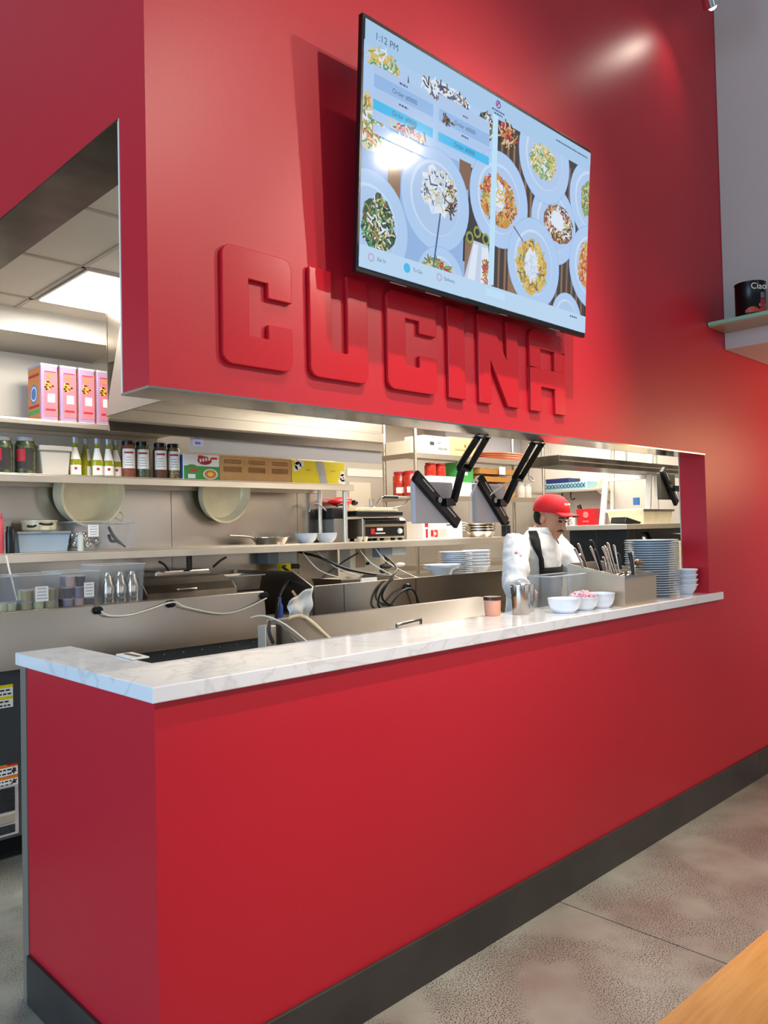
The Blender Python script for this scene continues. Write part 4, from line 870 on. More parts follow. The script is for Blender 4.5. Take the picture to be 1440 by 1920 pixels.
# ------------------------------------------------------------------ storage rack
rk = thing('storage_rack', 'tall steel storage rack with jars and boxes beyond the worktable', 'rack', (5.28,3.3,0))
for x in (4.27, 6.30):
    for y in (3.115, 3.52):
        m = MB(); m.cyl((x,y,0),.018,2.50,12); m.build('post', STEEL, rk, smooth=50)
for z in (.55, 1.15, 1.79, 2.178):
    m = MB(); m.box(4.25,6.32,3.10,3.54,z-.006,z); m.box(4.25,6.32,3.10,3.105,z-.048,z-.0061); m.box(4.25,4.256,3.1051,3.54,z-.048,z-.0061); m.build('shelf_board', mat('rack_steel','a89c8c',.4,metal=.8), rk)
def ptag(m,x0,x1,z0,z1,y,c=0): m.box(x0,x1,y-.0006,y,z0,z1,c)
def whitebox(m):
    y=3.1595; m.box(4.52,4.58,y-.0006,y,2.265,2.30,0)
    for k in range(9): m.box(4.64+.014*k,4.649+.014*k,y-.0006,y,2.225,2.25,0)
    m.box(4.62,4.68,y-.0006,y,2.29,2.296,0)
carton('shipping_box', 4.43, 4.80, 3.16, 3.40, 2.1785, 2.355, PAPER, 'white shipping box with printed label on top of the rack', 'box', whitebox, [INK])
def brownbox(m):
    y=3.1595
    for k in range(10): m.box(4.88+.016*k,4.889+.016*k,y-.0006,y,2.235,2.25,0)
    m.box(5.02,5.05,y-.0006,y,2.27,2.30,0)
carton('shipping_box', 4.81, 5.19, 3.16, 3.42, 2.1785, 2.365, mat('tan_card','e0b880',.8), 'tan cardboard box beside the white box on the rack', 'box', brownbox, [CARD2])
carton('shipping_box', 4.275, 4.42, 3.17, 3.50, 2.1785, 2.30, mat('cream_box','efe6d2',.6), 'long cream box at the left end of the rack top', 'box')
# copper coloured trays
for k in range(3):
    o = MB().lathe([(0,0),(.30,0),(.34,.03),(.335,.034),(.29,.008),(0,.006)],(0,0,0),36,sy=.5).build('serving_tray', COPPER, smooth=40); o.location = (5.80,3.30,2.1785+.022*k); tag(o,'copper coloured oval tray in the pile on top of the rack','tray','copper coloured trays on the rack')
# red jars
for k,(x,y,lb) in enumerate(((4.36,3.26,'big red pepper jar nearest the rack corner, on the second shelf'),(4.36,3.40,'big red pepper jar left of the corner one, white label showing'))):
    t = jar('pepper_jar', x, y, 1.7905, .072, .23, SAUCE, INKR, lb, None, 'lid', 'big red pepper jars')
    m = MB(); curved(m,(x,y),.0735,190,280,1.82,1.875,0,10); m.build('label', PAPER, t)
carton('long_box', 4.47, 4.88, 3.13, 3.35, 1.7905, 1.975, PAPER, 'white box under the two small red jars on the rack', 'box')
for x, lb in ((4.56,'small red sauce jar, left of the pair on the white box'),(4.70,'small red sauce jar, right of the pair on the white box')):
    jar('sauce_jar', x, 3.20, 1.9755, .055, .125, SAUCE, REDB, lb, None, 'lid', 'small red jars on the rack')
def greenp(m):
    y=3.1595; m.box(4.99,5.06,y-.0008,y,2.0,2.07,0); m.box(4.92,5.14,y-.0006,y,2.075,2.10,0)
carton('tea_box', 4.91, 5.15, 3.16, 3.34, 1.9255, 2.125, GRN, 'green and white box right of the small red jars', 'box', greenp, [PAPER])
carton('long_box', 4.90, 5.16, 3.13, 3.36, 1.7905, 1.925, mat('grey_white_box','dcd8d0',.7), 'pale box under the green and white box', 'box')
BAS = mat('bread_brown','c08c4a',.7,col2='8a5a2c',vs=30)
for k, lb in enumerate(('lowest amber tray of bread on the rack','second amber tray of bread on the rack','third amber tray on the rack, white tag in front','topmost amber tray on the rack')):
    t = thing('bread_tray', lb, 'tray', (5.50,3.3,1.7905+.078*k), 'amber bread trays stacked on the rack')
    m = MB(); open_box(m,5.22,5.82,3.13,3.45,1.7905+.078*k,1.7905+.078*k+.05,.006,.02); m.build('tray_body', mat('amber_plastic','cc8f45',.45), t); m = MB()
    for i in range(4): m.ell((5.30+.14*i,3.24,1.7905+.078*k+.040),(.07,.08,.028),12)
    m.build('bread', BAS, t, smooth=60)
m = MB(); m.box(5.52,5.62,3.118,3.122,2.02,2.10); o = m.build('paper_tag', PAPER); tag(o,'small white paper tag in front of the amber trays','tag')
for k,x in enumerate((5.98,6.10)):
    t = jar('clear_jar', x, 3.2, 1.7905, .05, .15, DELI, GREYP, ('left','right')[k]+' clear jar at the right end of the rack shelf', None)
# blue-grey bulkhead and papers on far wall
m = MB(); m.box(5.6,6.995,3.9,4.195,2.36,2.655); struct('trim_11', m, mat('blue_grey_paint','b4b2b8',.7))
for x0,x1,z0,z1,lb in ((3.75,4.22,1.72,2.02,'large white sheet taped on the far wall beside the yellow box'),(4.42,4.72,1.72,1.98,'cream sheet taped on the far wall left of the rack'),(4.40,4.95,2.04,2.12,'narrow white sheet high on the far wall')):
    o = MB().box(x0,x1,4.19,4.1995,z0,z1).build('wall_sheet', PAPER if 'white' in lb else mat('cream_box','efe6d2',.6)); tag(o,lb,'sheet')
o = MB().box(4.06,4.30,4.185,4.1995,2.03,2.12).build('dark_plaque', CARD2); tag(o,'small dark brown plaque on the far wall','plaque')
# hanging steel rail over the dish area
hr = thing('overhead_rail', 'long dark stainless overhead shelf spanning behind the person', 'shelf', (5.4,1.7,1.94))
m = MB(); m.box(4.12,6.99,1.50,1.80,1.936,2.012); m.build('shelf_board', STEELD, hr, bevel=.004)
m = MB(); m.box(4.12,6.99,1.492,1.4995,1.965,1.975); m.build('front_bead', STEEL, hr)
for x in (4.3, 5.5, 6.8):
    m = MB(); m.cyl((x,1.7,2.0125),.008,.64,8); m.build('hanger_rod', STEEL, hr)
# shelves on the right kitchen wall
for z, lb in ((1.885,'wall shelf carrying the blue dish rack'),(1.48,'lower white wall shelf carrying the red bin')):
    t = thing('wall_shelf', lb, 'shelf', (6.83,3.1,z))
    m = MB(); m.box(6.66,6.995,2.66,3.60,z-.025,z); m.build('shelf_board', SHELF if z>1.6 else WHITEP, t, bevel=.002)
    m = MB(); m.prism([(6.68,z-.0255),(6.995,z-.0255),(6.995,z-.16)], lambda x,z:(x,2.70,z), lambda x,z:(x,2.712,z)); m.build('bracket', SHELF, t)
dr = thing('dish_rack', 'light blue dishwasher rack tilted on the upper wall shelf', 'rack', (6.8,3.08,1.8855))
m = MB(); open_box(m,6.67,6.98,2.80,3.38,1.8855,1.965,.006,.004); m.build('rack_frame', BLUEP, dr)
m = MB()
for k in range(13):
    y = 2.83+.042*k; m.tube([(6.664,y,1.905),(6.664,y+.036,1.955)],.004,5); m.tube([(6.664,y+.036,1.905),(6.664,y,1.955)],.004,5)
m.build('lattice', mat('blue_black','27364c',.5), dr)
m = MB(); open_box(m,6.70,6.95,3.06,3.36,1.966,2.02,.006,.004); m.build('glass_insert', mat('navy_plastic','232a5a',.4), dr)
t = thing('steel_side_guard', 'slanted steel guard at the end of the dish rack shelf', 'guard', (6.83,2.75,1.886)); m = MB(); m.prism([(6.68,1.8855),(6.99,1.8855),(6.99,2.10),(6.90,2.10)], lambda x,z:(x,2.70,z), lambda x,z:(x,2.706,z)); m.build('guard_sheet', ALU, t)
t = thing('red_bin', 'red plastic bin with a black handle sticking out on the lower wall shelf', 'bin', (6.78,2.85,1.4805))
m = MB(); open_box(m,6.68,6.90,2.73,2.96,1.4805,1.665,.005,.008); m.build('bin_body', REDB, t, bevel=.004); m = MB(); m.tube([(6.75,2.90,1.55),(6.74,2.96,1.71)],.022,8); m.build('black_handle', BLACK, t); m = MB(); m.lathe([(0,0),(.035,0),(.035,.001),(0,.001)],n=20,M=Matrix.Translation((6.679,2.84,1.60)) @ Euler((0,R(-90),0)).to_matrix().to_4x4()); m.box(6.678,6.6795,2.80,2.88,1.52,1.535); m.build('printed_mark', mat('pale_red_print','ee7a78',.5), t)
for y,lb,s_ in ((3.16,'left small shaker with red letter on the lower wall shelf','A'),(3.05,'right small shaker with red letter beside the red bin','S')):
    t = jar('shaker', 6.75, y, 1.4805, .035, .11, PAPER, ALU, lb, None, 'cap'); text(s_, .085, INKR, t, (6.714,y,1.525), (0,-1,0), (0,0,1))
for y,lb in ((3.13,'black hook under the dish rack shelf, left one'),(3.02,'black hook under the dish rack shelf, right one')):
    o = MB().tube([(6.68,y,1.859),(6.68,y,1.79),(6.68,y-.03,1.775),(6.68,y-.05,1.79)],.008,8).build('wall_hook', BLACK, smooth=60); tag(o,lb,'hook','black hooks under the wall shelf')
# ladder
ld = thing('step_ladder', 'pale aluminium ladder standing in front of the far kitchen wall', 'ladder', (6.05,2.1,0))
def lr(z): return 2.475-.170*z
def rr_(z): return 1.915-.11*z
for f, n_ in ((lr,'l'),(rr_,'r')):
    m = MB(); m.prism([(f(0)-.03,0),(f(0)+.03,0),(f(2.35)+.028,2.35),(f(2.35)-.028,2.35)], lambda y,z:(6.03-.06*z,y,z), lambda y,z:(6.055-.06*z,y,z)); m.build('rail', LADD, ld, bevel=.003)
for k in range(7):
    z = .40+.30*k; x = 6.042-.06*z
    m = MB(); m.prism([(lr(z)-.03,z),(rr_(z)+.03,z),(rr_(z)+.03,z+.028),(lr(z)-.03,z+.028)], lambda y,z:(x-.02,y,z), lambda y,z:(x+.04,y,z)); m.build('rung', LADD, ld)
for f in (lr, rr_):
    m = MB(); m.prism([(f(0)-.02,0),(f(0)+.02,0),(f(2.3)+.018,2.3),(f(2.3)-.018,2.3)], lambda y,z:(6.50-.24*z,y,z), lambda y,z:(6.52-.24*z,y,z)); m.build('rear_rail', LADD, ld)
m = MB(); m.box(5.90,5.915,1.80,1.86,1.66,1.73); m.box(5.905,5.92,1.79,1.85,1.52,1.56); m.build('blue_tape', BLU, ld)
# black appliance with pans at the right end
ok = thing('black_countertop_oven', 'black appliance with open front behind the tall plate stack', 'oven', (4.7,1.2,0))
m = MB(); m.box(4.18,5.30,1.0,1.5,.9005,1.10); m.build('plinth', STEEL, ok); m = MB(); m.box(4.20,5.28,1.02,1.48,0,.90); m.build('cabinet', STEELB, ok, bevel=.004)
m = MB(); m.box(4.20,5.25,1.25,1.48,1.1005,1.44); m.box(4.20,4.32,1.0,1.2499,1.1005,1.44); m.box(4.33,5.25,1.0,1.2499,1.40,1.44); m.build('housing', BLACK, ok, bevel=.004)
m = MB(); m.prism([(4.44,1.42),(4.50,1.35),(5.22,1.34),(5.22,1.38)], lambda x,z:(x,.97,z), lambda x,z:(x,.999,z)); m.build('front_flap', BLACKM, ok)
m = MB(); m.prism([(4.37,1.385),(4.40,1.385),(4.50,1.30),(4.50,1.12),(4.46,1.12)], lambda x,z:(x,.98,z), lambda x,z:(x,.984,z)); m.build('white_card', PAPER, ok)
m = MB(); m.box(4.50,5.2,1.10,1.24,1.101,1.33); m.build('inner_rack', ALU, ok)
m = MB(); m.box(4.16,5.30,.99,1.5,1.4405,1.478); m.build('steel_top', SHELF, ok, bevel=.003)
for k in range(2):
    t = thing('hotel_pan', ('lower','upper')[k]+' steel pan stacked on top of the black oven', 'pan', (4.75,1.15,1.4785+.055*k), 'steel pans on the oven')
    m = MB(); open_box(m,4.52,4.98,1.04,1.34,1.4785+.055*k,1.4785+.055*k+.095-.045*k,.003,.015); m.build('pan_body', ALU, t)
    m = MB(); m.box(4.505,4.995,1.03,1.038,1.5735+.008*k-.002,1.580+.008*k); m.build('rim', STEELM, t)
t = thing('black_tablet', 'flat black device lying on the oven beside the steel pans', 'device', (4.32,1.08,1.479)); m = MB(); m.prism([(4.20,1.485),(4.42,1.479),(4.44,1.492),(4.22,1.53)], lambda x,z:(x,1.02,z), lambda x,z:(x,1.14,z)); m.build('device_body', BLACK, t, bevel=.004)

# ------------------------------------------------------------------ things on the worktop
ZT = ZC+.0005
def insert(x, y, r, h, label):
    t = thing('steel_canister', label, 'canister', (x,y,ZT), 'steel canisters on the worktop')
    m = MB(); m.lathe([(0,0),(r*.84,0),(r*.88,.004),(r*.99,h-.012),(r*.99,h-.008),(r*1.04,h-.006),(r*1.04,h),(r*.94,h),(r*.92,h-.01),(r*.80,.01),(0,.008)], (x,y,ZT), 36); m.build('canister_body', mat('canister_steel','b4aea6',.18,metal=1,var=.08,vs=3), t, smooth=35); return t
insert(1.815,.215,.043,.125,'shiny steel canister standing on the worktop, nearest to the left')
insert(1.925,.262,.036,.118,'shiny steel canister behind and right of the nearest canister')
t = thing('orange_tub', 'small orange tub with dark brown lid at the back of the worktop', 'tub', (1.705,.282,ZT))
m = MB(); m.lathe([(0,0),(.030,0),(.033,.006),(.036,.065),(0,.065)],(1.705,.282,ZT),24); m.build('tub_body', mat('salmon_plastic','e0a084',.4), t, smooth=40); m = MB(); m.lathe([(0,0),(.038,0),(.038,.014),(0,.016)],(1.705,.282,ZT+.0655),24); m.build('lid', mat('dark_brown_lid','3c1c14',.4), t, smooth=40)
m = MB(); m.lathe([(.0365,.0),(.037,.0),(.037,.018),(.0365,.018)],(1.705,.282,ZT+.006),24); 
bowl('serving_bowl', 1.965, .098, ZT, .071, .062, 'pale blue lit white bowl nearest the steel canisters on the worktop', 'white bowls on the worktop', CERAM)
bowl('serving_bowl', 2.105, .092, ZT, .066, .058, 'middle white bowl on the worktop, heaped with pink onions', 'white bowls on the worktop', CERAM)
bowl('serving_bowl', 2.236, .080, ZT, .061, .066, 'white bowl touching the steel utensil box on the worktop', 'white bowls on the worktop', CERAM)
m = MB()
for k in range(110):
    a = random.uniform(0,6.28); q = .054*math.sqrt(random.random()); x = 2.105+q*math.cos(a); y = .092+q*math.sin(a); z = ZT+.058+random.uniform(0,.034)*(1-q/.065)
    b = random.uniform(0,6.28); m.tube([(x-.012*math.cos(b),y-.012*math.sin(b),z),(x,y,z+.006),(x+.012*math.cos(b),y+.012*math.sin(b),z)],.0022,5)
m.ell((2.105,.092,ZT+.040),(.05,.05,.022),14)
o = m.build('pickled_onions', ONION, smooth=60); tag(o,'heap of pink pickled onion strips in the middle bowl','onions',None,'stuff')
cb = clear_bin('clear_bin', 2.0, 2.285, .185, .305, ZT, .145, 'large clear plastic bin behind the white bowls on the worktop')
m = MB()
for x in (2.09,2.18): m.box(x,x+.003,.192,.298,ZT+.006,ZT+.14)
m.build('divider', CLEAR, cb)
ub = thing('utensil_box', 'square stainless utensil box full of ladles on the worktop', 'utensil box', (2.46,.15,ZT))
m = MB(); Y = lambda y,z: (2.315,y,z)
def wallp(pts, f, g): m.prism(pts, f, g)
yz = [(.006,ZT),(.30,ZT),(.30,1.292),(.006,1.236)]
m.prism(yz, lambda y,z:(2.315,y,z), lambda y,z:(2.319,y,z)); m.prism(yz, lambda y,z:(2.612,y,z), lambda y,z:(2.616,y,z))
m.box(2.3191,2.6119,.006,.010,ZT,1.236); m.box(2.3191,2.6119,.296,.30,ZT,1.292); m.box(2.3191,2.6119,.0101,.2959,ZT,ZT+.004); m.box(2.3191,2.6119,.15,.153,ZT+.0041,1.255)
m.build('box_body', mat('warm_steel','c8b8a4',.36,metal=.85), ub)
m = MB(); m.box(2.310,2.621,.001,.0055,1.228,1.240); m.build('rim', STEELM, ub)
random.seed(11)
for k in range(15):
    x = 2.36+.016*k; y = .06+.20*((k*7)%10)/10; z0 = 1.13
    tx = x-.05-random.uniform(0,.05)+(.07 if k > 8 else 0); ty = y+.03; tz = 1.36+random.uniform(-.03,.035)-(.02 if k > 10 else 0)
    blk = k in (5,8,10,12)
    t = thing('serving_utensil', 'black handled utensil sticking out of the steel box' if blk else 'thin steel serving utensil sticking out of the steel box', 'utensil', (x,y,z0), 'black handled utensils in the steel box' if blk else 'steel utensils in the steel box')
    m = MB(); m.tube([(x,y,z0),(x+(tx-x)*.6,y+(ty-y)*.6,z0+(tz-z0)*.62),(tx,ty,tz-.008),(tx-.012,ty,tz)], [.003,.004,.0065,.005] if not blk else [.004,.008,.011,.008], 8); m.build('handle', BLACK if blk else STEELM, t, smooth=60)
    m = MB(); m.ell((x,y,z0-.006),(.018,.018,.008),10); m.build('spoon_head', STEELM, t, smooth=60)
t = thing('ladle', 'ladle with round head leaning on the right rim of the steel box', 'ladle', (2.58,.1,1.25)); m = MB(); m.tube([(2.50,.10,1.20),(2.56,.10,1.245),(2.61,.10,1.275)],.004,8); m.build('handle', STEELM, t, smooth=60); m = MB(); m.ell((2.625,.10,1.285),(.024,.020,.018),12); m.build('spoon_head', mat('bronze','8a6a54',.35,metal=.6), t, smooth=60)
t = thing('steel_utensils', 'jumble of small steel spoons lying in the front of the utensil box', 'utensils', (2.5,.07,1.2)); m = MB()
for k in range(16): m.ell((2.34+random.random()*.25,.03+random.random()*.10,1.222+random.random()*.018),(.020,.014,.007),8)
m.build('spoon_head', STEELM, t, smooth=60)
t['kind']='stuff'
pl = plate_obj(2.925, .182, ZT, .134, 'blue white plate in the tall stack at the right end of the worktop', 'tall stack of plates on the worktop', CERAB)
for k in range(1, 24): copy_tree(pl, (2.925+.002*((k*7)%3-1), .182+.002*((k*5)%3-1), ZT+.0118*k))
b0 = bowl('soup_bowl', 3.108, .088, ZT, .062, .052, 'white bowl in the short stack between the plates and the red jamb', 'short stack of white bowls on the worktop')
for k in range(1, 4): copy_tree(b0, (3.108+.002*(k%2), .088, ZT+.026*k))

# ------------------------------------------------------------------ the person
ch = thing('person', 'person in white chef coat, black apron and red cap looking down behind the worktop', 'person', (3.15,1.12,0))
def remesh(o, vox, smooth=2):
    r = o.modifiers.new('remesh', 'REMESH'); r.mode = 'VOXEL'; r.voxel_size = vox; r.use_smooth_shade = True
    s = o.modifiers.new('smooth', 'SMOOTH'); s.iterations = smooth; s.factor = .6
FY = R(-78); fx, fy = math.cos(FY), math.sin(FY); rx_, ry_ = fy, -fx      # forward, and the person's right
TOR = [(.80,.165,.125),(.90,.175,.14),(1.0,.185,.150),(1.10,.188,.150),(1.20,.195,.142),(1.28,.200,.130),(1.34,.192,.115),(1.39,.150,.098),(1.425,.095,.078),(1.45,.070,.066)]
def tor(z):
    for (a,b,c),(d,e,f) in zip(TOR, TOR[1:]):
        if a <= z <= d: t = (z-a)/(d-a); return b+(e-b)*t, c+(f-c)*t
    return TOR[-1][1:]
def tc_(z): t = (z-.80)/.65; return (3.155+.02*t, 1.13-.08*t)
def tp(z, ang, g=0):      # point on the torso, ang measured from the front towards the person's right
    w, d = tor(z); c = tc_(z); a = R(ang); s = (w+g)*math.sin(a); f = (d+g)*math.cos(a)
    return (c[0]+rx_*s+fx*f, c[1]+ry_*s+fy*f, z)
def loft(m, zs, g, n=32):
    vs = []; 
    for z in zs:
        for i in range(n): vs.append(tp(z, 360*i/n, g))
    k = len(zs); fs = [(q*n+i, q*n+(i+1)%n, (q+1)*n+(i+1)%n, (q+1)*n+i) for q in range(k-1) for i in range(n)]
    fs.append(tuple(range(n-1,-1,-1))); fs.append(tuple((k-1)*n+i for i in range(n))); m.add(vs, fs)
shR, elR, wrR = (2.93,1.045,1.355), (2.745,.93,1.130), (2.560,.745,1.150)
shL, elL, wrL = (3.385,1.075,1.350), (3.455,.90,1.12), (3.27,.70,1.10)
HC = Vector((3.225,.995,1.530)); HM = Matrix.Translation(HC) @ Matrix.Rotation(R(-84),4,'Z') @ Matrix.Rotation(R(19),4,'Y') @ Matrix.Diagonal((1.07,1.07,1.05,1))
def H(x,y,z): return HM @ Vector((x,y,z))
def hell(m, c, r, n=20): m.ell((0,0,0), (1,1,1), n, 0, HM @ Matrix.Translation(c) @ Matrix.Diagonal((*r,1)))
def hand(m, w, d, up, side):
    w = Vector(w); d = Vector(d).normalized(); up = Vector(up).normalized(); s = d.cross(up).normalized()*side
    m.tube([w-d*.03, w+d*.02, w+d*.05, w+d*.085], [.024,.026,.034,.030], 12)
    for i, L in enumerate((.070,.078,.072,.058)):
        b = w+d*.082+s*(.026-.0175*i); m.tube([b-d*.02, b+d*L*.45-up*.006, b+d*L*.8-up*.026, b+d*L*.88-up*.048], [.0095,.009,.008,.007], 8)
    b = w+d*.03+s*.024; m.tube([b, b+d*.025+s*.022-up*.012, b+d*.055+s*.030-up*.030], [.012,.0105,.008], 8)
m = MB()
hell(m,(-.008,0,.022),(.098,.078,.093)); hell(m,(.022,0,-.040),(.070,.066,.080)); hell(m,(.048,0,-.094),(.038,.040,.030)); hell(m,(.035,.034,-.050),(.045,.036,.045)); hell(m,(.035,-.034,-.050),(.045,.036,.045)); hell(m,(.0,0,-.075),(.06,.058,.05))
hell(m,(.088,0,-.022),(.020,.011,.030)); hell(m,(.102,0,-.038),(.015,.016,.013)); hell(m,(.076,0,.020),(.020,.050,.014)); hell(m,(.083,0,-.067),(.013,.025,.008)); hell(m,(.079,0,-.079),(.013,.021,.008))
for s in (1,-1): hell(m,(-.004,s*.080,-.012),(.018,.010,.030),12)
m.tube([H(-.03,0,-.01), H(-.03,0,-.08), (3.175,1.055,1.40), (3.172,1.06,1.33)], [.058,.056,.062,.075], 18)
loft(m,[.80,.9,1.0,1.1,1.2,1.28,1.34,1.38],-.02)
for sh, el, wr in ((shR,elR,wrR),(shL,elL,wrL)): m.tube([sh,el,wr],[.052,.040,.027],14,smooth=False); m.ell(el,(.041,.041,.041),14); m.ell(sh,(.056,.056,.056),14)
hand(m, wrR, (-.55,-.80,-.10), (0,0,1), -1); hand(m, wrL, (-.60,-.75,-.1), (0,0,1), 1)
for s in (-1,1):
    hx, hy = 3.155+rx_*.09*s, 1.13+ry_*.09*s
    m.tube([(hx,hy,.88),(hx+.01,hy-.01,.48),(hx,hy+.03,.09)],[.082,.058,.042],16,smooth=False); m.ell((hx+fx*.05,hy+fy*.05+.02,.045),(.05,.11,.04),14)
body = m.build('body', SKIN, ch); remesh(body, .0055, 2)
# coat
m = MB(); loft(m,[.84,.9,1.0,1.1,1.2,1.28,1.34,1.39,1.425,1.455],.008)
for sh, el, wr, k in ((shR,elR,wrR,1),(shL,elL,wrL,1)):
    e = Vector(el); w = Vector(wr); s = Vector(sh)
    m.tube([s+(s-e)*.15, s.lerp(e,.5), e, e.lerp(w,.6), e.lerp(w,.92)],[.082,.080,.070,.058,.050],18); m.ell(sh,(.085,.085,.078),18); m.ell(el,(.068,.068,.068),16)
coat = m.build('chef_coat', CLOTH, ch); remesh(coat, .008, 3)
tx = D.textures.new('folds', 'CLOUDS'); tx.noise_scale = .075; tx.noise_depth = 1
dm = coat.modifiers.new('folds', 'DISPLACE'); dm.texture = tx; dm.strength = .022; dm.mid_level = .5
m = MB()
for i in range(24):
    a, b = 360*i/24, 360*(i+1)/24
    if 345 < a or a < 15: continue
    def cp(an, z, g): c = (3.178+fx*.012,1.048+fy*.012); return (c[0]+rx_*(.070+g)*math.sin(R(an))+fx*(.068+g)*math.cos(R(an)), c[1]+ry_*(.070+g)*math.sin(R(an))+fy*(.068+g)*math.cos(R(an)), z)
    m.quad(cp(a,1.425,.012),cp(b,1.425,.012),cp(b,1.468,.002),cp(a,1.468,.002))
m.build('collar', CLOTH, coat, solid=.005, smooth=60)
# apron
m = MB(); n = 16
def patch(z0,z1,a0,a1,g,nz=8):
    vs = [tp(z0+(z1-z0)*j/nz, a0+(a1-a0)*i/n, g) for j in range(nz+1) for i in range(n+1)]
    m.add(vs, [(j*(n+1)+i, j*(n+1)+i+1, (j+1)*(n+1)+i+1, (j+1)*(n+1)+i) for j in range(nz) for i in range(n)])
patch(.95,1.225,-52,52,.020); patch(.81,.95,-100,100,.020,3)
m.build('apron', APRON, ch, solid=.004, smooth=60)
def strap(pts):
    m = MB()
    for (z0,a0),(z1,a1) in zip(pts, pts[1:]):
        for j in range(4):
            za, zb = z0+(z1-z0)*j/4, z0+(z1-z0)*(j+1)/4; aa, ab = a0+(a1-a0)*j/4, a0+(a1-a0)*(j+1)/4
            wa = 5+max(0,za-1.30)*90; wb = 5+max(0,zb-1.30)*90
            m.quad(tp(za,aa-wa,.021), tp(za,aa+wa,.021), tp(zb,ab+wb,.021), tp(zb,ab-wb,.021))
    m.build('apron_strap', APRON, ch, solid=.005, smooth=60)
strap([(1.215,47),(1.28,48),(1.34,56),(1.39,66),(1.425,80),(1.448,92)]); strap([(1.215,-47),(1.28,-48),(1.34,-56),(1.39,-66),(1.425,-80),(1.448,-92)])
# trousers and shoes
m = MB()
for s in (-1,1):
    hx, hy = 3.155+rx_*.09*s, 1.13+ry_*.09*s; m.tube([(hx,hy,.87),(hx+.01,hy-.01,.48),(hx,hy+.03,.10)],[.105,.078,.065],16,smooth=False)
m.ell((3.155,1.13,.84),(.18,.14,.09),18)
tr = m.build('trousers', APRON, ch); remesh(tr,.012,2)
m = MB()
for s in (-1,1):
    hx, hy = 3.155+rx_*.09*s, 1.13+ry_*.09*s; m.ell((hx+fx*.05,hy+fy*.05+.02,.052),(.058,.135,.052),16)
m.build('shoes', BLACK, ch, smooth=60)
# glove on the near hand
m = MB(); hand(m, wrR, (-.55,-.80,-.10), (0,0,1), -1); m.tube([Vector(wrR)+Vector((.03,.045,0)), Vector(wrR)], [.040,.030], 12)
gl = m.build('glove', mat('clear_glove','dcdcdc',.3,alpha=.55), ch); remesh(gl,.005,1)
# face details, hair, cap
m = MB()
for s in (1,-1): hell(m,(.082,s*.032,.000),(.010,.013,.006),12)
m.build('eye', mat('eye_dark','1c1210',.2), body, smooth=60)
m = MB()
for s in (1,-1): m.tube([H(.090,s*.016,.020),H(.091,s*.034,.025),H(.076,s*.052,.018)],[.004,.005,.003],8)
m.build('eyebrow', HAIR, body, smooth=60)
m = MB(); m.tube([H(.076,.030,-.062),H(.094,.014,-.053),H(.098,0,-.051),H(.094,-.014,-.053),H(.076,-.030,-.062)],[.004,.006,.007,.006,.004],8); m.build('moustache', mat('grey_black_hair','3a3030',.8), body, smooth=60)
m = MB(); m.tube([H(.082,.022,-.073),H(.092,0,-.072),H(.082,-.022,-.073)],[.002,.0035,.002],8); m.build('lips', mat('lip','8e4a40',.5), body, smooth=60)
m = MB(); m.ell((0,0,0),(1,1,1),24,0,HM @ Matrix.Translation((-.034,0,-.002)) @ Matrix.Diagonal((.067,.0765,.070,1))); m.build('hair', HAIR, body, smooth=60)
cap = MB(); nn = 28; vs = []; rows = 9
CM = HM @ Matrix.Translation((-.006,0,.040)) @ Matrix.Rotation(R(-12),4,'Y') @ Matrix.Diagonal((.97,.97,.93,1))
for j in range(rows+1):
    t = j/rows*math.pi/2
    for i in range(nn):
        a = 2*math.pi*i/nn; vs.append(CM @ Vector((.112*math.cos(t)**.75*math.cos(a), .091*math.cos(t)**.75*math.sin(a), .102*math.sin(t)**.9+(.0 if j else -.012))))
cap.add(vs, [(j*nn+i, j*nn+(i+1)%nn, (j+1)*nn+(i+1)%nn, (j+1)*nn+i) for j in range(rows) for i in range(nn)])
co = cap.build('cap', CAPR, ch, solid=.004, smooth=60)
m = MB(); vs = []; na, nr = 14, 5
for j in range(nr+1):
    for i in range(na+1):
        a = R(-58+116*i/na); q = j/nr; r0x, r0y = .110, .090; ex = .075*math.cos(a*1.1)**.5 if abs(a*1.1) < 1.5 else 0
        vs.append(CM @ Vector((r0x*math.cos(a)+ex*q, r0y*math.sin(a)*(1-.05*q), -.006-.020*abs(math.sin(a))**2*q*1.2-.008*q)))
gv = [(j*(na+1)+i, j*(na+1)+i+1, (j+1)*(na+1)+i+1, (j+1)*(na+1)+i) for j in range(nr) for i in range(na)]
m.add(vs, gv); m.build('brim', CAPR, co, solid=.003, smooth=60)
m = MB(); m.add([v-CM.to_3x3() @ Vector((0,0,.0035)) for v in vs], gv); m.build('brim_underside', CAPG, co, smooth=60)
def fell(c, r): mm.ell((0,0,0),(1,1,1),10,0,CM @ Matrix.Translation(c) @ Matrix.Diagonal((*r,1)))
mm = MB()
for k in range(5):
    y = -.026+.013*k; x = .113*math.sqrt(1-(y/.091)**2)-.010
    fell((x,y,.042),(.006,.0045,.013)); fell((x+.001,y+.004,.042+.008*(-1)**k),(.006,.005,.004))
mm.build('cap_lettering', PAPER, co, smooth=60)
# red mark on the sleeve
cam_dir = Vector((-.78,-.58,.12)).normalized(); s0_ = Vector(shR).lerp(Vector(elR),.22)
b0_ = s0_+cam_dir*.0925; side_ = Vector((.60,-.78,0)).normalized()
m = MB()
for k in range(9): m.ell(tuple(b0_+side_*(-.028+.007*k)+Vector((0,0,-.012))),(.006,.006,.0035),8)
m.ell(tuple(b0_+Vector((0,0,.006))),(.009,.009,.007),8); m.ell(tuple(b0_+side_*.009+Vector((0,0,.003))),(.004,.004,.003),8)
m.build('sleeve_mark', mat('pale_red_thread','d87a7e',.7), coat)

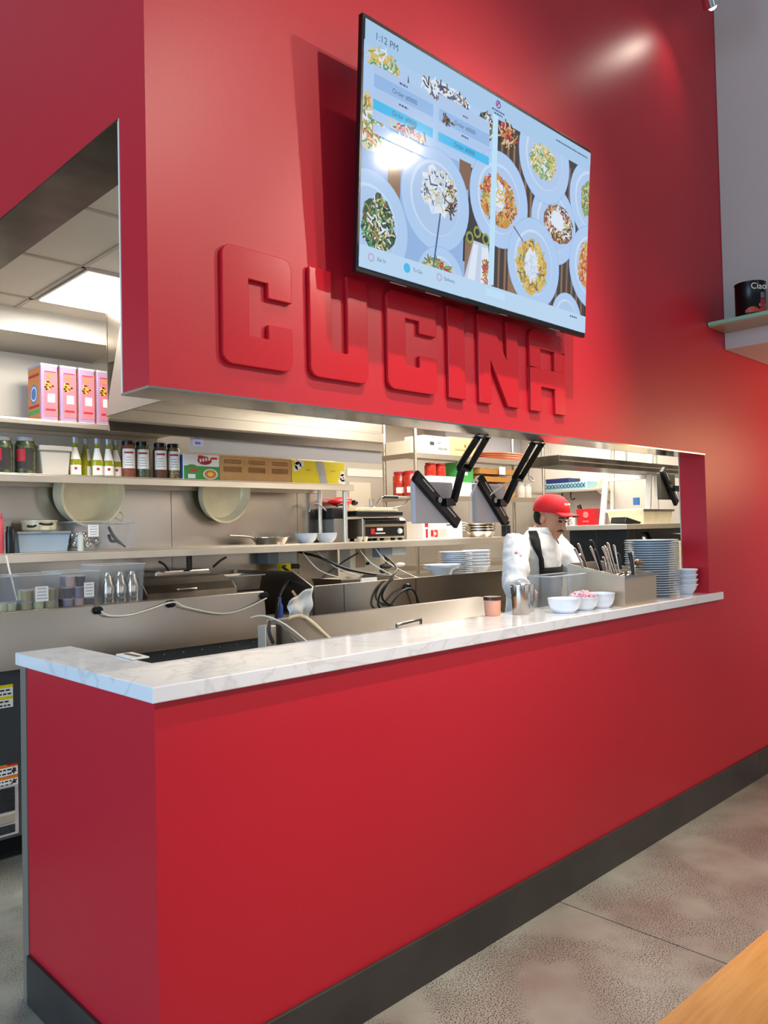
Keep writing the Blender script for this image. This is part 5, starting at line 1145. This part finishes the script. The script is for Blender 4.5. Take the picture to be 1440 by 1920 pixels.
# ------------------------------------------------------------------ light
def area(name, loc, rot, sx, sy, power, col, spread=180):
    l = D.lights.new(name, 'AREA'); l.shape = 'RECTANGLE'; l.size = sx; l.size_y = sy; l.energy = power; l.color = col; l.spread = R(spread)
    o = D.objects.new(name, l); COL.objects.link(o); o.location = loc; o.rotation_euler = rot; return o
def spot(name, loc, target, power, col, ang=70, blend=.6, size=.05):
    l = D.lights.new(name, 'SPOT'); l.energy = power; l.color = col; l.spot_size = R(ang); l.spot_blend = blend; l.shadow_soft_size = size
    o = D.objects.new(name, l); COL.objects.link(o); o.location = loc
    o.rotation_euler = (Vector(target)-Vector(loc)).to_track_quat('-Z','Y').to_euler(); return o
area('window_daylight', (-6.5,-1.0,2.4), (R(90),0,R(-90)), 7, 3.6, 480, (.48,.72,1.0))
area('street_window_daylight', (-3.0,-6.8,1.7), (R(90),0,0), 5, 2.8, 42, (.90,.94,1.0))
for i, x in enumerate((2.2, 4.6, 7.2)): area('steel_sheen_fill_%d' % i, (x,-6.6+.1*x,1.35), (R(90),0,R(8)), 1.3, 2.5, 20, (.94,.96,1.0))  # added unseen light strips that the kitchen steel reflects
WARM = (1.0,.86,.72)
spot('track_lamp_far', (4.03,-3.55,4.37), (.6,0,2.1), 350, WARM, 38, .7, .045)
spot('track_lamp_mid', (1.75,-3.7,4.7), (.9,0,1.9), 350, WARM, 42, .7, .045)
spot('track_lamp_near', (1.2,-1.15,4.7), (1.4,-.2,.6), 560, WARM, 52, .8, .03)
spot('corner_lamp', (2.96,-.24,4.02), (2.6,0,3.3), 4, WARM, 120, 1, .02)
spot('downlight_bulkhead', (4.6,-1.6,2.38), (4.3,-.5,0), 45, (1.0,.62,.34), 150, 1, .1)
pl_ = D.lights.new('warm_bounce_fill', 'POINT'); pl_.energy = 42; pl_.color = (1.0,.50,.25); pl_.shadow_soft_size = .35; po = D.objects.new('warm_bounce_fill', pl_); COL.objects.link(po); po.location = (4.9,-1.0,1.9)  # added warm point light standing in for bounce under the bulkhead
cl_ = thing('ceiling_spotlight', 'bright ceiling spotlight mirrored in the television glass', 'spotlight', (4.05,-3.60,4.40))
m = MB(); m.lathe([(.02,.16),(.07,.14),(.075,0),(.07,-.005),(.0,.01)], (4.12,-3.65,4.475), 20); m.build('head', BLACKM, cl_, smooth=40)
m = MB(); m.ell((4.11,-3.635,4.425),(.06,.06,.04),16); m.build('bulb', mat('spot_glow','fff0d8',.3,emit=25), cl_, smooth=60)
for i,(x,y,w,l,p) in enumerate(((.855,1.88,.56,.5,28),(3.88,2.485,1.1,.55,38),(5.11,1.57,.56,1.1,32),(4.8,3.1,1.1,.56,11),(6.33,2.8,.56,1.1,26),(3.57,.655,1.1,.55,31))):
    area('panel_lamp_%d' % i, (x,y,2.640), (0,0,0), w, l, p, (1.0,.95,.88))  # first belongs to the visible panel, the rest to the added ones
W_ = D.worlds.new('World'); SC.world = W_; W_.use_nodes = True
bg = W_.node_tree.nodes['Background']; bg.inputs[0].default_value = (.86,.92,1.0,1); bg.inputs[1].default_value = .27

# ------------------------------------------------------------------ camera
cam = D.cameras.new('camera'); co_ = D.objects.new('camera', cam); COL.objects.link(co_); SC.camera = co_
yaw, pit, rol = 0.795136, 0.0253008, -0.0228525
f = Vector((math.cos(yaw)*math.cos(pit), math.sin(yaw)*math.cos(pit), math.sin(pit))); r = Vector((math.sin(yaw), -math.cos(yaw), 0)); u = r.cross(f)
r2 = r*math.cos(rol)+u*math.sin(rol); u2 = -r*math.sin(rol)+u*math.cos(rol)
M = Matrix((r2, u2, -f)).transposed().to_4x4(); M.translation = (-.948650, -1.783509, 1.462250); co_.matrix_world = M
cam.sensor_fit = 'VERTICAL'; cam.sensor_height = 36; cam.lens = 1478.6013*36/1920; cam.clip_start = .05
vs_ = SC.view_settings; vs_.view_transform = 'Standard'; vs_.look = 'None'; vs_.gamma = 1; vs_.use_curve_mapping = False; vs_.exposure = 0
